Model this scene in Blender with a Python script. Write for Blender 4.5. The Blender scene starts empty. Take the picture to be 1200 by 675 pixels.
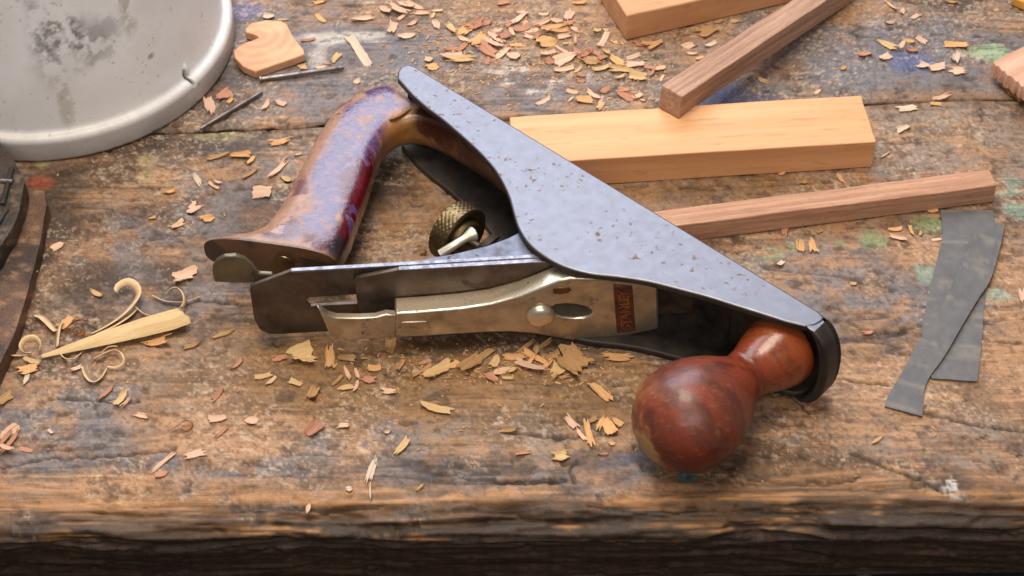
import bpy, bmesh, math, random
import numpy as np
from mathutils import Vector, Matrix
random.seed(7); RNG = np.random.default_rng(11)
S = bpy.context.scene; COL = S.collection

# ------------------------------------------------------------------ camera model (used to survey where things stand)
F, PITCH, CH = 2200.0, math.radians(47), 0.75
SP, CP = math.sin(PITCH), math.cos(PITCH)
CAM = np.array([0, 0, CH])
def ray(px, py):
    dx, dy = px - 600, 337.5 - py
    return np.array([dx, dy*SP + F*CP, dy*CP - F*SP])
def at(px, py, z=0.0):
    v = ray(px, py); return CAM + v*((z - CH)/v[2])
def at_plane(px, py, P, N):
    v = ray(px, py); return CAM + v*(np.dot(P - CAM, N)/np.dot(v, N))

# ------------------------------------------------------------------ noise
def _h(ix, iy, seed):
    n = (ix.astype(np.int64)*374761393 + iy.astype(np.int64)*668265263 + seed*1442695041) & 0xFFFFFFFF
    n = ((n ^ (n >> 13))*1274126177) & 0xFFFFFFFF
    n = ((n ^ (n >> 16))*2246822519) & 0xFFFFFFFF
    return ((n ^ (n >> 15)) & 0xFFFFFF)/float(0xFFFFFF)
def vn(x, y, seed=0):
    xi, yi = np.floor(x), np.floor(y); fx, fy = x - xi, y - yi
    fx = fx*fx*fx*(fx*(fx*6-15)+10); fy = fy*fy*fy*(fy*(fy*6-15)+10)
    a, b = _h(xi, yi, seed), _h(xi+1, yi, seed); c, d = _h(xi, yi+1, seed), _h(xi+1, yi+1, seed)
    return (a*(1-fx)+b*fx)*(1-fy) + (c*(1-fx)+d*fx)*fy
def fbm(x, y, o=4, seed=0, g=.5):
    s, a, t = 0, 1, 0
    for i in range(o):
        c, sn = math.cos(i*.6), math.sin(i*.6)
        s = s + a*vn((x*c+y*sn)*2**i + 17.3*i, (y*c-x*sn)*2**i - 9.1*i, seed+i); t += a; a *= g
    return s/t
def fbs(x, y, o=3, seed=0, g=.55):          # un-rotated octaves, for streaks
    s, a, t = 0, 1, 0
    for i in range(o):
        s = s + a*vn(x*2**i + 17.3*i, y*2**i - 9.1*i, seed+i); t += a; a *= g
    return s/t
def sst(a, b, x):
    t = np.clip((x-a)/(b-a), 0, 1); return t*t*(3-2*t)
def lin(r, g, b):
    return np.array([((c/255+.055)/1.055)**2.4 if c > 10 else c/255/12.92 for c in (r, g, b)])

# ------------------------------------------------------------------ materials
def new_mat(name):
    m = bpy.data.materials.new(name); m.use_nodes = True
    nt = m.node_tree; return m, nt, nt.nodes['Principled BSDF']
def N(nt, t, **kw):
    n = nt.nodes.new(t)
    for k, v in kw.items():
        if k in n.inputs: n.inputs[k].default_value = v
        else: setattr(n, k, v)
    return n
def noise_node(nt, vec, scale, detail=4, rough=.55):
    n = N(nt, 'ShaderNodeTexNoise', Scale=scale, Detail=detail, Roughness=rough)
    nt.links.new(vec, n.inputs['Vector']); return n.outputs['Fac']
def mapr(nt, v, a, b, c=0., d=1.):
    n = N(nt, 'ShaderNodeMapRange'); n.clamp = True
    for i, x in zip((1, 2, 3, 4), (a, b, c, d)): n.inputs[i].default_value = x
    nt.links.new(v, n.inputs[0]); return n.outputs[0]
def mixc(nt, fac, a, b, mode='MIX'):
    n = N(nt, 'ShaderNodeMix', data_type='RGBA', blend_type=mode)
    for s, v in ((0, fac), (6, a), (7, b)):
        if hasattr(v, 'is_output'): nt.links.new(v, n.inputs[s])
        elif s == 0: n.inputs[0].default_value = v
        else: n.inputs[s].default_value = (*v, 1) if len(v) == 3 else v
    return n.outputs[2]
def math_n(nt, op, a, b):
    n = N(nt, 'ShaderNodeMath', operation=op)
    for i, v in enumerate((a, b)):
        if hasattr(v, 'is_output'): nt.links.new(v, n.inputs[i])
        else: n.inputs[i].default_value = v
    return n.outputs[0]
def bump(nt, bsdf, h, strength, dist):
    b = N(nt, 'ShaderNodeBump', Strength=strength, Distance=dist)
    nt.links.new(h, b.inputs['Height']); nt.links.new(b.outputs[0], bsdf.inputs['Normal'])
def coords(nt, scale=(1, 1, 1), loc=(0, 0, 0)):
    tc = N(nt, 'ShaderNodeTexCoord'); mp = N(nt, 'ShaderNodeMapping')
    mp.inputs['Scale'].default_value = scale; mp.inputs['Location'].default_value = loc
    nt.links.new(tc.outputs['Object'], mp.inputs[0]); return mp.outputs[0]

def attr_mat(name, rough=(.4, .7), metallic=0., fine=1800, var=.35, bstr=.4, bdist=.0004, bscale=900, stretch=(1, 1, 1), coat=0., spec=.5, rough_attr=False, fibre=0., speck=0.):
    m, nt, b = new_mat(name)
    a = N(nt, 'ShaderNodeAttribute', attribute_name='Col')
    v = coords(nt, stretch)
    f = noise_node(nt, v, fine, 5, .65)
    k = mapr(nt, f, .25, .75, 1-var, 1+var)
    f2 = noise_node(nt, v, bscale, 6, .6)
    if fibre:
        vf = coords(nt, (70, 2300, 2300)); ff = noise_node(nt, vf, 1, 4, .6)
        f1 = noise_node(nt, coords(nt, (38, 60, 60), (.2, .1, 0)), 1, 3, .5); amt = mapr(nt, f1, .40, .62, .15, 1)
        dev = math_n(nt, 'MULTIPLY', math_n(nt, 'SUBTRACT', ff, .5), math_n(nt, 'MULTIPLY', amt, fibre))
        k = math_n(nt, 'ADD', k, dev); f2 = math_n(nt, 'ADD', f2, math_n(nt, 'MULTIPLY', dev, .6))
    c = N(nt, 'ShaderNodeVectorMath', operation='SCALE'); nt.links.new(a.outputs['Color'], c.inputs[0]); nt.links.new(k, c.inputs['Scale'])
    cc = c.outputs[0]
    if speck:
        n5 = noise_node(nt, coords(nt, (1, 1.5, 1.5), (.4, .2, 0)), 1100, 5, .72); n6 = noise_node(nt, coords(nt, (1, 1.5, 1.5), (.9, .7, 0)), 1400, 4, .72)
        cc = mixc(nt, mapr(nt, n5, .58, .66, 0, speck), cc, lin(52, 38, 28)); cc = mixc(nt, mapr(nt, n6, .62, .68, 0, speck*.6), cc, lin(205, 184, 158))
    nt.links.new(cc, b.inputs['Base Color'])
    rr = mapr(nt, f2, .3, .7, *rough)
    if rough_attr: rr = math_n(nt, 'ADD', rr, math_n(nt, 'MULTIPLY', a.outputs['Alpha'], -.3))
    nt.links.new(rr, b.inputs['Roughness'])
    b.inputs['Metallic'].default_value = metallic; b.inputs['Coat Weight'].default_value = coat
    b.inputs['Coat Roughness'].default_value = .12; b.inputs['Specular IOR Level'].default_value = spec
    bump(nt, b, f2, bstr, bdist); return m

def wood_mat(name, c1, c2, c3=None, g=(6, 160, 160), rough=.6, bstr=.35, vary=.12, fleck=0, spec=.35):
    m, nt, b = new_mat(name)
    inf = N(nt, 'ShaderNodeObjectInfo')
    tc = N(nt, 'ShaderNodeTexCoord'); mp = N(nt, 'ShaderNodeMapping'); mp.inputs['Scale'].default_value = g
    nt.links.new(tc.outputs['Object'], mp.inputs[0])
    off = math_n(nt, 'MULTIPLY', inf.outputs['Random'], 37.)
    cv = N(nt, 'ShaderNodeCombineXYZ'); nt.links.new(off, cv.inputs[0]); nt.links.new(off, cv.inputs[1])
    ad = N(nt, 'ShaderNodeVectorMath', operation='ADD'); nt.links.new(mp.outputs[0], ad.inputs[0]); nt.links.new(cv.outputs[0], ad.inputs[1])
    v = ad.outputs[0]
    n1 = noise_node(nt, v, 1, 6, .62); n2 = noise_node(nt, v, 5, 5, .7)
    col = mixc(nt, mapr(nt, n1, .3, .7), c1, c2)
    if c3 is not None: col = mixc(nt, mapr(nt, n2, .52, .76, 0, .5), col, c3)
    if fleck:
        w = N(nt, 'ShaderNodeMapping'); w.inputs['Scale'].default_value = (12, 3.2, 3.2); nt.links.new(v, w.inputs[0])
        n3 = noise_node(nt, w.outputs[0], 1, 2, .5)
        col = mixc(nt, mapr(nt, n3, .62, .68, 0, fleck), col, tuple(x*.45 for x in c1))
    hs = N(nt, 'ShaderNodeHueSaturation'); nt.links.new(col, hs.inputs['Color'])
    nt.links.new(mapr(nt, inf.outputs['Random'], 0, 1, 1-vary, 1+vary), hs.inputs['Value'])
    nt.links.new(hs.outputs[0], b.inputs['Base Color'])
    b.inputs['Roughness'].default_value = rough; b.inputs['Specular IOR Level'].default_value = spec
    bump(nt, b, n2, bstr, .0006); return m

def metal_mat(name, c1, c2, spots=None, metallic=.8, rough=(.3, .5), scale=60, spot_scale=130, spot_t=(.62, .68), bstr=.25, fine=1400, spec=.5, stretch=(1,1,1)):
    m, nt, b = new_mat(name)
    v = coords(nt, stretch, (.31, .17, .07))
    n1 = noise_node(nt, v, scale, 6, .65); n2 = noise_node(nt, v, fine, 4, .6)
    col = mixc(nt, mapr(nt, n1, .35, .68), c1, c2)
    mt = metallic; rg = mapr(nt, n1, .3, .7, *rough)
    if spots is not None:
        n3 = noise_node(nt, v, spot_scale, 3, .6); f = mapr(nt, n3, *spot_t)
        n4 = noise_node(nt, v, scale*.24, 3, .6); f = math_n(nt, 'MULTIPLY', f, mapr(nt, n4, .46, .58))
        col = mixc(nt, f, col, spots)
        nt.links.new(mapr(nt, f, 0, 1, metallic, .15), b.inputs['Metallic'])
        rg = math_n(nt, 'ADD', rg, math_n(nt, 'MULTIPLY', f, .25))
    else: b.inputs['Metallic'].default_value = metallic
    nt.links.new(col, b.inputs['Base Color']); nt.links.new(rg, b.inputs['Roughness'])
    b.inputs['Specular IOR Level'].default_value = spec
    bump(nt, b, n2, bstr, .0002); return m

def plain(name, c, rough=.6, metallic=0.):
    return metal_mat(name, tuple(np.array(c)*.8), tuple(np.array(c)*1.15), None, metallic, (rough-.08, rough+.08), 90, bstr=.2)

# ------------------------------------------------------------------ object helpers
def props(o, label=None, cat=None, group=None, kind=None):
    for k, v in (('label', label), ('category', cat), ('group', group), ('kind', kind)):
        if v: o[k] = v
    return o
def empty(name, loc, **kw):
    o = bpy.data.objects.new(name, None); COL.objects.link(o); o.location = loc; o.empty_display_size = .02
    o['_o'] = list(loc); return props(o, **kw)
def link(name, me, mat, parent=None, smooth=True, sharp=None):
    o = bpy.data.objects.new(name, me); COL.objects.link(o)
    if mat: me.materials.append(mat)
    if parent: o.parent = parent
    if smooth: me.polygons.foreach_set('use_smooth', [True]*len(me.polygons))
    if sharp is not None: me.set_sharp_from_angle(angle=math.radians(sharp))
    return o
def bevel(o, w, seg=2, ang=35):
    b = o.modifiers.new('edge', 'BEVEL'); b.width = w; b.segments = seg; b.limit_method = 'ANGLE'; b.angle_limit = math.radians(ang)
    b.harden_normals = False; return o
def org_of(p):
    while p.parent: p = p.parent
    return np.array(p['_o']) if '_o' in p else np.zeros(3)
def mesh(name, V, Fc, mat, parent=None, smooth=True, sharp=40, origin=None):
    V = np.asarray(V, float)
    o = origin if origin is not None else (org_of(parent) if parent else np.zeros(3))
    me = bpy.data.meshes.new(name); me.from_pydata((V-o).tolist(), [], Fc); me.update()
    ob = link(name, me, mat, parent, smooth, sharp)
    if parent is None: ob.location = o; ob['_o'] = list(o)
    return ob
def fix_normals(ob):
    bm = bmesh.new(); bm.from_mesh(ob.data); bmesh.ops.recalc_face_normals(bm, faces=bm.faces); bm.to_mesh(ob.data); bm.free(); return ob
def prism_bm(bm, loop, off, holes=()):
    off = Vector(off); rings = [loop, *holes]; edges = []; bot = []
    for L in rings:
        vs = [bm.verts.new(Vector(p)) for p in L]; bot.append(vs)
        edges += [bm.edges.new((vs[i], vs[(i+1) % len(vs)])) for i in range(len(vs))]
    if holes:
        fs = [f for f in bmesh.ops.triangle_fill(bm, edges=edges, use_beauty=True)['geom'] if isinstance(f, bmesh.types.BMFace)]
    else: fs = [bm.faces.new(bot[0])]
    mp = {}
    for vs in bot:
        for v in vs: mp[v] = bm.verts.new(v.co + off)
    for f in fs: bm.faces.new([mp[v] for v in reversed(f.verts)])
    for vs in bot:
        n = len(vs)
        for i in range(n):
            bm.faces.new((vs[i], vs[(i+1) % n], mp[vs[(i+1) % n]], mp[vs[i]]))
def prism(name, loop, off, mat, parent=None, holes=(), bev=.0005, seg=2, origin=None, extra=()):
    bm = bmesh.new(); prism_bm(bm, loop, off, holes)
    for e in extra: prism_bm(bm, *e)
    bmesh.ops.recalc_face_normals(bm, faces=bm.faces)
    o = origin if origin is not None else (org_of(parent) if parent else np.zeros(3))
    for v in bm.verts: v.co -= Vector(o)
    me = bpy.data.meshes.new(name); bm.to_mesh(me); bm.free()
    ob = link(name, me, mat, parent, True, 30)
    if parent is None: ob.location = o; ob['_o'] = list(o)
    if bev: bevel(ob, bev, seg)
    return ob
def cat_rom(P, n, closed=False):
    P = np.asarray(P, float); m = len(P); out = []
    segs = m if closed else m-1
    for i in range(segs):
        if closed: a, b, c, d = P[(i-1) % m], P[i], P[(i+1) % m], P[(i+2) % m]
        else: a, b, c, d = P[max(i-1, 0)], P[i], P[i+1], P[min(i+2, m-1)]
        for k in range(n):
            t = k/n
            out.append(.5*((2*b)+(-a+c)*t+(2*a-5*b+4*c-d)*t*t+(-a+3*b-3*c+d)*t**3))
    if not closed: out.append(P[-1])
    return np.array(out)
def resample(P, n, closed=True):
    Q = np.vstack([P, P[:1]]) if closed else P
    s = np.r_[0, np.cumsum(np.linalg.norm(np.diff(Q, axis=0), axis=1))]
    t = np.linspace(0, s[-1], n, endpoint=not closed)
    return np.stack([np.interp(t, s, Q[:, k]) for k in range(Q.shape[1])], 1)
def lathe(name, prof, base, axis, mat, parent=None, seg=64, origin=None, up=(0, 0, 1), disp=None, caps=True):
    ax = np.asarray(axis, float); ax /= np.linalg.norm(ax); e1 = np.cross(ax, up)
    if np.linalg.norm(e1) < 1e-6: e1 = np.array([1., 0, 0])
    e1 /= np.linalg.norm(e1); e2 = np.cross(ax, e1); V = []; Fc = []
    th = np.linspace(0, 2*math.pi, seg, endpoint=False)
    for j, (t, r) in enumerate(prof):
        for i, a in enumerate(th):
            rr = r + (disp(j, i) if disp else 0)
            V.append(np.asarray(base)+ax*t+(e1*math.cos(a)+e2*math.sin(a))*rr)
    for j in range(len(prof)-1):
        for i in range(seg):
            k = (i+1) % seg; Fc.append((j*seg+i, j*seg+k, (j+1)*seg+k, (j+1)*seg+i))
    if caps:
        Fc.append(tuple(range(seg))[::-1]); Fc.append(tuple(range((len(prof)-1)*seg, len(prof)*seg)))
    return fix_normals(mesh(name, V, Fc, mat, parent, True, 50, origin))
def tube(name, P, R, mat, parent=None, seg=14, origin=None, jit=0):
    P = np.asarray(P, float); n = len(P); V = []; Fc = []
    JA = [random.uniform(-.6, .6) for _ in range(seg)]; R = np.broadcast_to(np.asarray(R, float), (n,)) if np.ndim(R) <= 1 else R
    for i in range(n):
        t = P[min(i+1, n-1)]-P[max(i-1, 0)]; t /= np.linalg.norm(t)
        a = np.cross(t, (0, 0, 1.)); a = a/np.linalg.norm(a) if np.linalg.norm(a) > 1e-6 else np.array([1., 0, 0]); b = np.cross(a, t)
        for k in range(seg):
            w = 2*math.pi*k/seg; rr = R[i]*(1+(JA[k]+.3*(random.random()-.5)*(i == n-1))*jit)
            V.append(P[i]+(a*math.cos(w)+b*math.sin(w))*rr)
    for i in range(n-1):
        for k in range(seg):
            q = (k+1) % seg; Fc.append((i*seg+k, i*seg+q, (i+1)*seg+q, (i+1)*seg+k))
    Fc.append(tuple(range(seg))[::-1]); Fc.append(tuple(range((n-1)*seg, n*seg)))
    return fix_normals(mesh(name, V, Fc, mat, parent, True, 50, origin))
def set_col(ob, C, A=None):
    a = ob.data.color_attributes.new('Col', 'FLOAT_COLOR', 'POINT')
    C = np.c_[np.clip(C, 0, 1), np.zeros(len(C)) if A is None else A]
    a.data.foreach_set('color', C.astype(np.float32).ravel())
def co_of(ob):
    n = len(ob.data.vertices); v = np.empty(n*3, np.float32); ob.data.vertices.foreach_get('co', v); return v.reshape(-1, 3).astype(float)

# ------------------------------------------------------------------ the bench surface
ga, gb = at(233, 152), at(1022, 121)          # gap between the two planks
ea, eb = at(0, 618), at(1200, 604)            # where the front edge turns over
def gap_y(x): return ga[1] + (x-ga[0])*(gb[1]-ga[1])/(gb[0]-ga[0]) + .0012*(vn(np.asarray(x)*30, np.asarray(x)*0, 5)-.5)*2
def edge_y(x): return ea[1] + (x-ea[0])*(eb[1]-ea[1])/(eb[0]-ea[0]) - .0030
def relief(x, y):
    big = (fbm(x*14, y*14, 2, 3)-.5)*.0022
    w = y + (fbm(x*9, y*40, 2, 31)-.5)*.012
    streak = (fbs(x*26, w*520, 3, 8)-.5)
    rough = sst(.42, .62, fbm(x*13+3, y*26, 3, 41))
    g = streak*(.00022+.0008*rough)
    pit = -sst(.66, .8, fbm(x*110, y*190, 3, 12))*.0011
    crack = -sst(.035, .0, np.abs(fbs(x*7, w*75, 2, 77)-.5))*.0009*sst(.5, .62, fbm(x*8, y*20, 2, 91))
    return big*.6 + g + pit + crack + (fbm(x*400, y*500, 3, 14)-.5)*.0006
CRACKS = [np.array([at(*q)[:2] for q in L]) for L in (
 [(998, 531), (1040, 549), (1075, 561), (1104, 574)], [(905, 455), (932, 468), (950, 484)], [(955, 440), (1000, 448), (1042, 451)], [(595, 506), (640, 512), (690, 513), (722, 508)], [(290, 592), (380, 597), (445, 590)],
 [(0, 547), (60, 536), (130, 533), (205, 527)], [(228, 352), (262, 353), (300, 357)], [(676, 541), (669, 552), (672, 566)], [(1080, 481), (1150, 500), (1200, 506)], [(1130, 396), (1200, 402)], [(60, 466), (165, 471)], [(690, 591), (760, 597), (840, 592)], [(1000, 380), (1030, 391), (1062, 389)], [(880, 560), (950, 566), (1010, 560)], [(540, 560), (600, 566), (660, 562)])]
def cracks(x, y):
    wx, wy = x+(fbm(x*160, y*160, 3, 131)-.5)*.004, y+(fbm(x*160, y*160, 3, 132)-.5)*.004; m = np.zeros_like(x)
    for L in CRACKS:
        for i in range(len(L)-1):
            a, b = L[i], L[i+1]; d = b-a; t = np.clip(((wx-a[0])*d[0]+(wy-a[1])*d[1])/(d@d), 0, 1)
            dist = np.hypot(wx-a[0]-t*d[0], wy-a[1]-t*d[1]); m = np.maximum(m, sst(.0013, .0003, dist))
    return m
def bench_z(x, y): return float(relief(np.array([x]), np.array([y]))[0])

def blob(X, Y, px, py, rx, ry, seed=0, soft=.45, rag=.9):
    c = at(px, py); k = 2200/1.025e3*1000*(.86+.28*py/675)
    d = np.sqrt(((X-c[0])*k/rx)**2 + ((Y-c[1])*k*.73/ry)**2)
    d = d + (fbm(X*70, Y*95, 4, 50+seed)-.5)*rag
    return sst(1+soft*.5, 1-soft, d)
def bench_colour(X, Y, Z, back):
    w = Y + (fbm(X*9, Y*40, 2, 31)-.5)*.012
    streak = fbs(X*22, w*430, 4, 8)
    mott = fbm(X*45, Y*60, 5, 21, .6); fine = fbm(X*210, Y*260, 4, 23, .65); huge = fbm(X*9, Y*13, 3, 22)
    film = fbm(X*75+5, Y*100, 6, 71, .62); film2 = fbm(X*30+9, Y*44, 6, 81, .6); grit = fbm(X*600, Y*640, 3, 91, .7)
    tan, brn, drk = lin(170, 128, 91), lin(122, 90, 64), lin(66, 46, 32)
    grey, blue, och = lin(140, 121, 105), lin(112, 107, 110), lin(138, 100, 56)
    def mx(a, b, m): return a + (b-a)*np.clip(m, 0, 1)[:, None]
    C = np.repeat(brn[None], len(X), 0)
    C = mx(C, tan, sst(.46, .60, film2*.7+streak*.3)*.75)
    C = mx(C, grey, sst(.50, .57, film)*.5)
    C = mx(C, drk, sst(.47, .36, film2*.6+fine*.4)*.6)
    if back:
        C = mx(C, grey, .40*sst(.40, .52, film))
        for q in ((330, 70, 190, 70), (480, 60, 110, 60), (620, 105, 90, 32), (960, 50, 150, 50), (1120, 60, 130, 50), (860, 110, 90, 32), (1040, 90, 120, 30), (420, 125, 120, 25)):
            C = mx(C, blue, blob(X, Y, *q, 1)*(.45+.4*sst(.44, .52, film)))
        for q in ((590, 12, 180, 30), (690, 40, 130, 30), (540, 100, 40, 22), (980, 10, 60, 25), (1100, 112, 110, 8), (1180, 20, 60, 20), (830, 45, 50, 40)):
            C = mx(C, tan*.85, blob(X, Y, *q, 2)*(.4+.4*sst(.46, .54, film2)))
        C = mx(C, lin(205, 190, 175), blob(X, Y, 625, 88, 60, 24, 3)*sst(.48, .58, film)*.8)
        C = mx(C, lin(205, 195, 185), blob(X, Y, 400, 45, 55, 9, 4)*.7)
        C = mx(C, lin(205, 195, 185), blob(X, Y, 372, 70, 12, 20, 4)*.5)
        C = mx(C, lin(60, 85, 150), blob(X, Y, 1065, 72, 26, 16, 5)*.5)
        C = mx(C, lin(60, 75, 150), blob(X, Y, 285, 12, 26, 14, 5)*.45)
        C = mx(C, lin(60, 70, 120), blob(X, Y, 860, 115, 50, 16, 6)*.6)  # dark blue shadow of the slanting stick, painted on the plank
        C = mx(C, lin(150, 172, 132), blob(X, Y, 1158, 62, 32, 12, 6)*.8)
        C = mx(C, drk, blob(X, Y, 1110, 8, 40, 9, 7)*.8)
        C = mx(C, drk*.7, blob(X, Y, 262, 100, 45, 40, 8)*.6)  # shadow along the bucket foot, painted on the plank
    else:
        for q in ((430, 440, 250, 60), (620, 470, 160, 60), (300, 410, 90, 30), (870, 235, 190, 35), (500, 270, 70, 50), (360, 480, 120, 30)):
            C = mx(C, och*.95, blob(X, Y, *q, 11)*(.45+.35*sst(.52, .44, film)))
        for q in ((60, 520, 120, 70), (40, 580, 80, 30), (520, 530, 190, 42), (250, 545, 90, 22), (960, 320, 120, 40), (1040, 360, 110, 36), (1090, 170, 120, 60), (1120, 520, 90, 28), (1010, 520, 70, 20), (700, 555, 90, 25), (330, 180, 120, 40), (230, 350, 70, 30), (880, 180, 60, 20), (120, 480, 60, 30), (930, 505, 80, 20), (270, 250, 120, 60), (150, 300, 60, 50)):
            C = mx(C, mx(grey[None]+0*C, blue, sst(.45, .6, huge+.05)), blob(X, Y, *q, 12)*(.12+.55*sst(.44, .52, film)))
        for q in ((930, 520, 140, 40), (1110, 470, 110, 40), (260, 500, 130, 40), (640, 580, 320, 18), (160, 575, 260, 20), (1040, 565, 200, 18), (1030, 430, 100, 40), (1120, 310, 90, 30), (1080, 230, 90, 30), (160, 560, 90, 12), (1180, 420, 50, 60), (980, 450, 80, 40)):
            C = mx(C, tan*1.03, blob(X, Y, *q, 13)*(.3+.5*sst(.46, .54, film2*.6+streak*.4)))
        for q in ((320, 397, 20, 14), (193, 328, 30, 22), (840, 545, 48, 26), (760, 530, 30, 14), (210, 165, 120, 22), (90, 205, 70, 18), (60, 260, 35, 60), (900, 545, 60, 26), (1000, 545, 40, 14), (620, 400, 160, 16), (445, 215, 46, 40), (110, 330, 50, 26), (705, 535, 50, 12), (330, 240, 60, 30), (1110, 560, 40, 18)):
            C = mx(C, drk*.62, blob(X, Y, *q, 14)*.58)  # dark stains, plus painted shadows of the bucket, slab and handle
        C = mx(C, lin(150, 60, 25), blob(X, Y, 45, 215, 24, 9, 15)*.7)
        C = mx(C, lin(60, 100, 110), blob(X, Y, 806, 559, 15, 8, 16, .3, .5)*.95)
        for q in ((904, 298, 15, 10), (928, 288, 8, 7), (1022, 281, 20, 11), (990, 283, 12, 6), (1087, 262, 24, 14)):
            C = mx(C, lin(128, 142, 96), blob(X, Y, *q, 17)*sst(.40, .5, film)*.75)
        for q in ((1186, 222, 26, 14), (1192, 245, 18, 16), (1176, 345, 30, 8), (1085, 318, 12, 16), (440, 590, 4, 4)):
            C = mx(C, lin(130, 156, 138), blob(X, Y, *q, 18)*sst(.40, .5, film)*.7)
        C = mx(C, lin(205, 205, 205), blob(X, Y, 1112, 572, 22, 16, 19)*sst(.5, .62, fine)*.9)
        C = mx(C, lin(70, 74, 110), blob(X, Y, 738, 538, 22, 6, 20)*.4)
        C = mx(C, lin(170, 40, 30), blob(X, Y, 270, 603, 9, 4, 20, .3, .3)*.9)
        for q in ((50, 190, 8, 8), (172, 188, 12, 9), (175, 205, 10, 10), (255, 160, 30, 8)):
            C = mx(C, lin(165, 150, 105), blob(X, Y, *q, 22)*.6)
    # torn fibre along the grain, dirt in the pores, dusty scuffs, scratches
    tear = sst(.48, .64, fbm(X*13+3, Y*26, 3, 41))
    C = C*(1+(streak-.5)*(.22+.6*tear))[:, None]
    C = mx(C, drk*.55, sst(.62, .74, fbs(X*34, w*760, 3, 61))*(.06+.45*tear))
    C = mx(C, drk*.5, sst(.66, .78, fbm(X*110, Y*190, 3, 12))*.55)
    C = mx(C, drk*.4, sst(.03, .0, np.abs(fbs(X*7, w*75, 2, 77)-.5))*sst(.5, .6, fbm(X*8, Y*20, 2, 91))*.8)
    dusty = sst(.42, .6, fbm(X*26, Y*30, 3, 95))
    C = mx(C, lin(205, 182, 156), sst(.60, .72, grit)*.30*(.3+dusty))
    C = mx(C, drk*.7, sst(.40, .30, grit)*.45)
    C = mx(C, lin(210, 190, 165), sst(.72, .80, fbm(X*300, Y*420, 2, 24))*.4*dusty)
    C = C*(.74+.52*fine)[:, None]
    if not back:
        ed = Y - edge_y(X) + (fbm(X*14, Y*30, 3, 161)-.5)*.02
        lip = sst(.036, .016, ed); ls = fbs(X*18, (w+Z)*620, 4, 163)
        C = mx(C, lin(146, 104, 64)*(sst(.22, .75, ls)*1.5+.18)[:, None], lip*.85*sst(.36, .48, film2+ls*.25-.1))
        C = mx(C, lin(46, 33, 24)*(.6+.8*fine)[:, None], sst(.024, .002, ed)*sst(.42, .52, fbm(X*24+4, Y*60-Z*60, 4, 167)*.62+(1-ls)*.38)*.95)
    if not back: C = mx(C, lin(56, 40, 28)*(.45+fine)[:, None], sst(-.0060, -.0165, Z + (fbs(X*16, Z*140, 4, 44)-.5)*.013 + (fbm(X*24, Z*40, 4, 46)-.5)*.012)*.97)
    return C
MB = attr_mat('worn_bench_wood', (.40, .70), 0, 2600, .34, .7, .0005, 1300, (1, 1.4, 1.4), spec=.5, fibre=1.7, speck=.6)

def xs_axis():
    a = np.arange(-.335, .335, .00085)
    return np.r_[np.linspace(-.95, -.34, 110), a, np.linspace(.34, .95, 110)]
def grid(name, P, nx, ny, mat, parent, C):
    V = P - org_of(parent)
    i = np.arange(ny-1)[:, None]*nx + np.arange(nx-1)[None]
    Fq = np.stack([i, i+nx, i+nx+1, i+1], -1).reshape(-1, 4)
    me = bpy.data.meshes.new(name); me.vertices.add(len(V)); me.vertices.foreach_set('co', V.astype(np.float32).ravel())
    me.loops.add(Fq.size); me.loops.foreach_set('vertex_index', Fq.astype(np.int32).ravel())
    me.polygons.add(len(Fq)); me.polygons.foreach_set('loop_start', np.arange(0, Fq.size, 4, dtype=np.int32))
    me.update(calc_edges=True); ob = link(name, me, mat, parent); set_col(ob, C); return ob
bench = empty('workbench', (0, .55, -.04), label='battered old workbench top of thick planks stained with blue paint and grime', cat='workbench')
XS = xs_axis(); nx = len(XS)
# front plank: gap wall, flat top, worn rounded front edge, grimy front face, underside
gy, ey = gap_y(XS), edge_y(XS); R = .019
rows = []
span = (gy-ey).mean()
prof = [('gap', d) for d in (-.022, -.012, -.006, -.003)]
prof += [('top', s) for s in np.r_[np.linspace(0, .01, 13), np.arange(.0109, span-R, .00095)]]
prof += [('roll', a) for a in np.linspace(.04, math.pi/2, 24)] + [('face', d) for d in np.r_[np.arange(.001, .029, .0011)]] + [('under', d) for d in (.002, .05, .2)]
X = []; Y = []; Z = []; NY = []; NZ = []; amp = []
for k, v in prof:
    if k == 'gap': y, z, ny_, nz_, a = gy-.0005+0*XS, v+0*XS, 1, 0, .3
    elif k == 'top':
        fr = v/(span-R); y = gy - fr*(gy-ey-R); z = 0*XS - .0022*np.exp(-(v/.0016)**2); ny_, nz_, a = 0, 1, 1
    elif k == 'roll': y, z, ny_, nz_, a = ey+R-R*math.sin(v), -R+R*math.cos(v)+0*XS, -math.sin(v), math.cos(v), 1
    elif k == 'face': y, z, ny_, nz_, a = ey+.002*v/.03, -R-v+0*XS, -1, 0, 1
    else: y, z, ny_, nz_, a = ey+v, -R-.029+0*XS, 0, -1, .2
    X.append(XS); Y.append(y+0*XS); Z.append(z+0*XS); NY.append(ny_+0*XS); NZ.append(nz_+0*XS); amp.append(a+0*XS)
X, Y, Z, NY, NZ, amp = (np.concatenate(q) for q in (X, Y, Z, NY, NZ, amp))
CK = np.where(Z > -.004, cracks(X, Y), 0)
h = relief(X, Y + np.minimum(Z+R*.0, 0)*.9) - CK*.0016
edge_w = sst(.034, .006, Y-edge_y(X))
w_ = Y + Z*.9 + (fbm(X*9, Y*40, 2, 31)-.5)*.012
h = h*amp + edge_w*amp*np.where(Z < -R*.9, .45, 1)*((fbs(X*10, w_*120, 3, 66)-.66)*.008 + (fbs(X*34, w_*460, 3, 67)-.5)*.0046 + np.minimum(fbm(X*22, w_*40, 3, 68)-.42, 0)*.02)
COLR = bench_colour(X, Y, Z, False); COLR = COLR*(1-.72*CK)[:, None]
grid('front_plank', np.stack([X, Y+NY*h, Z+NZ*h], 1), nx, len(prof), MB, bench, COLR)
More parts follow.
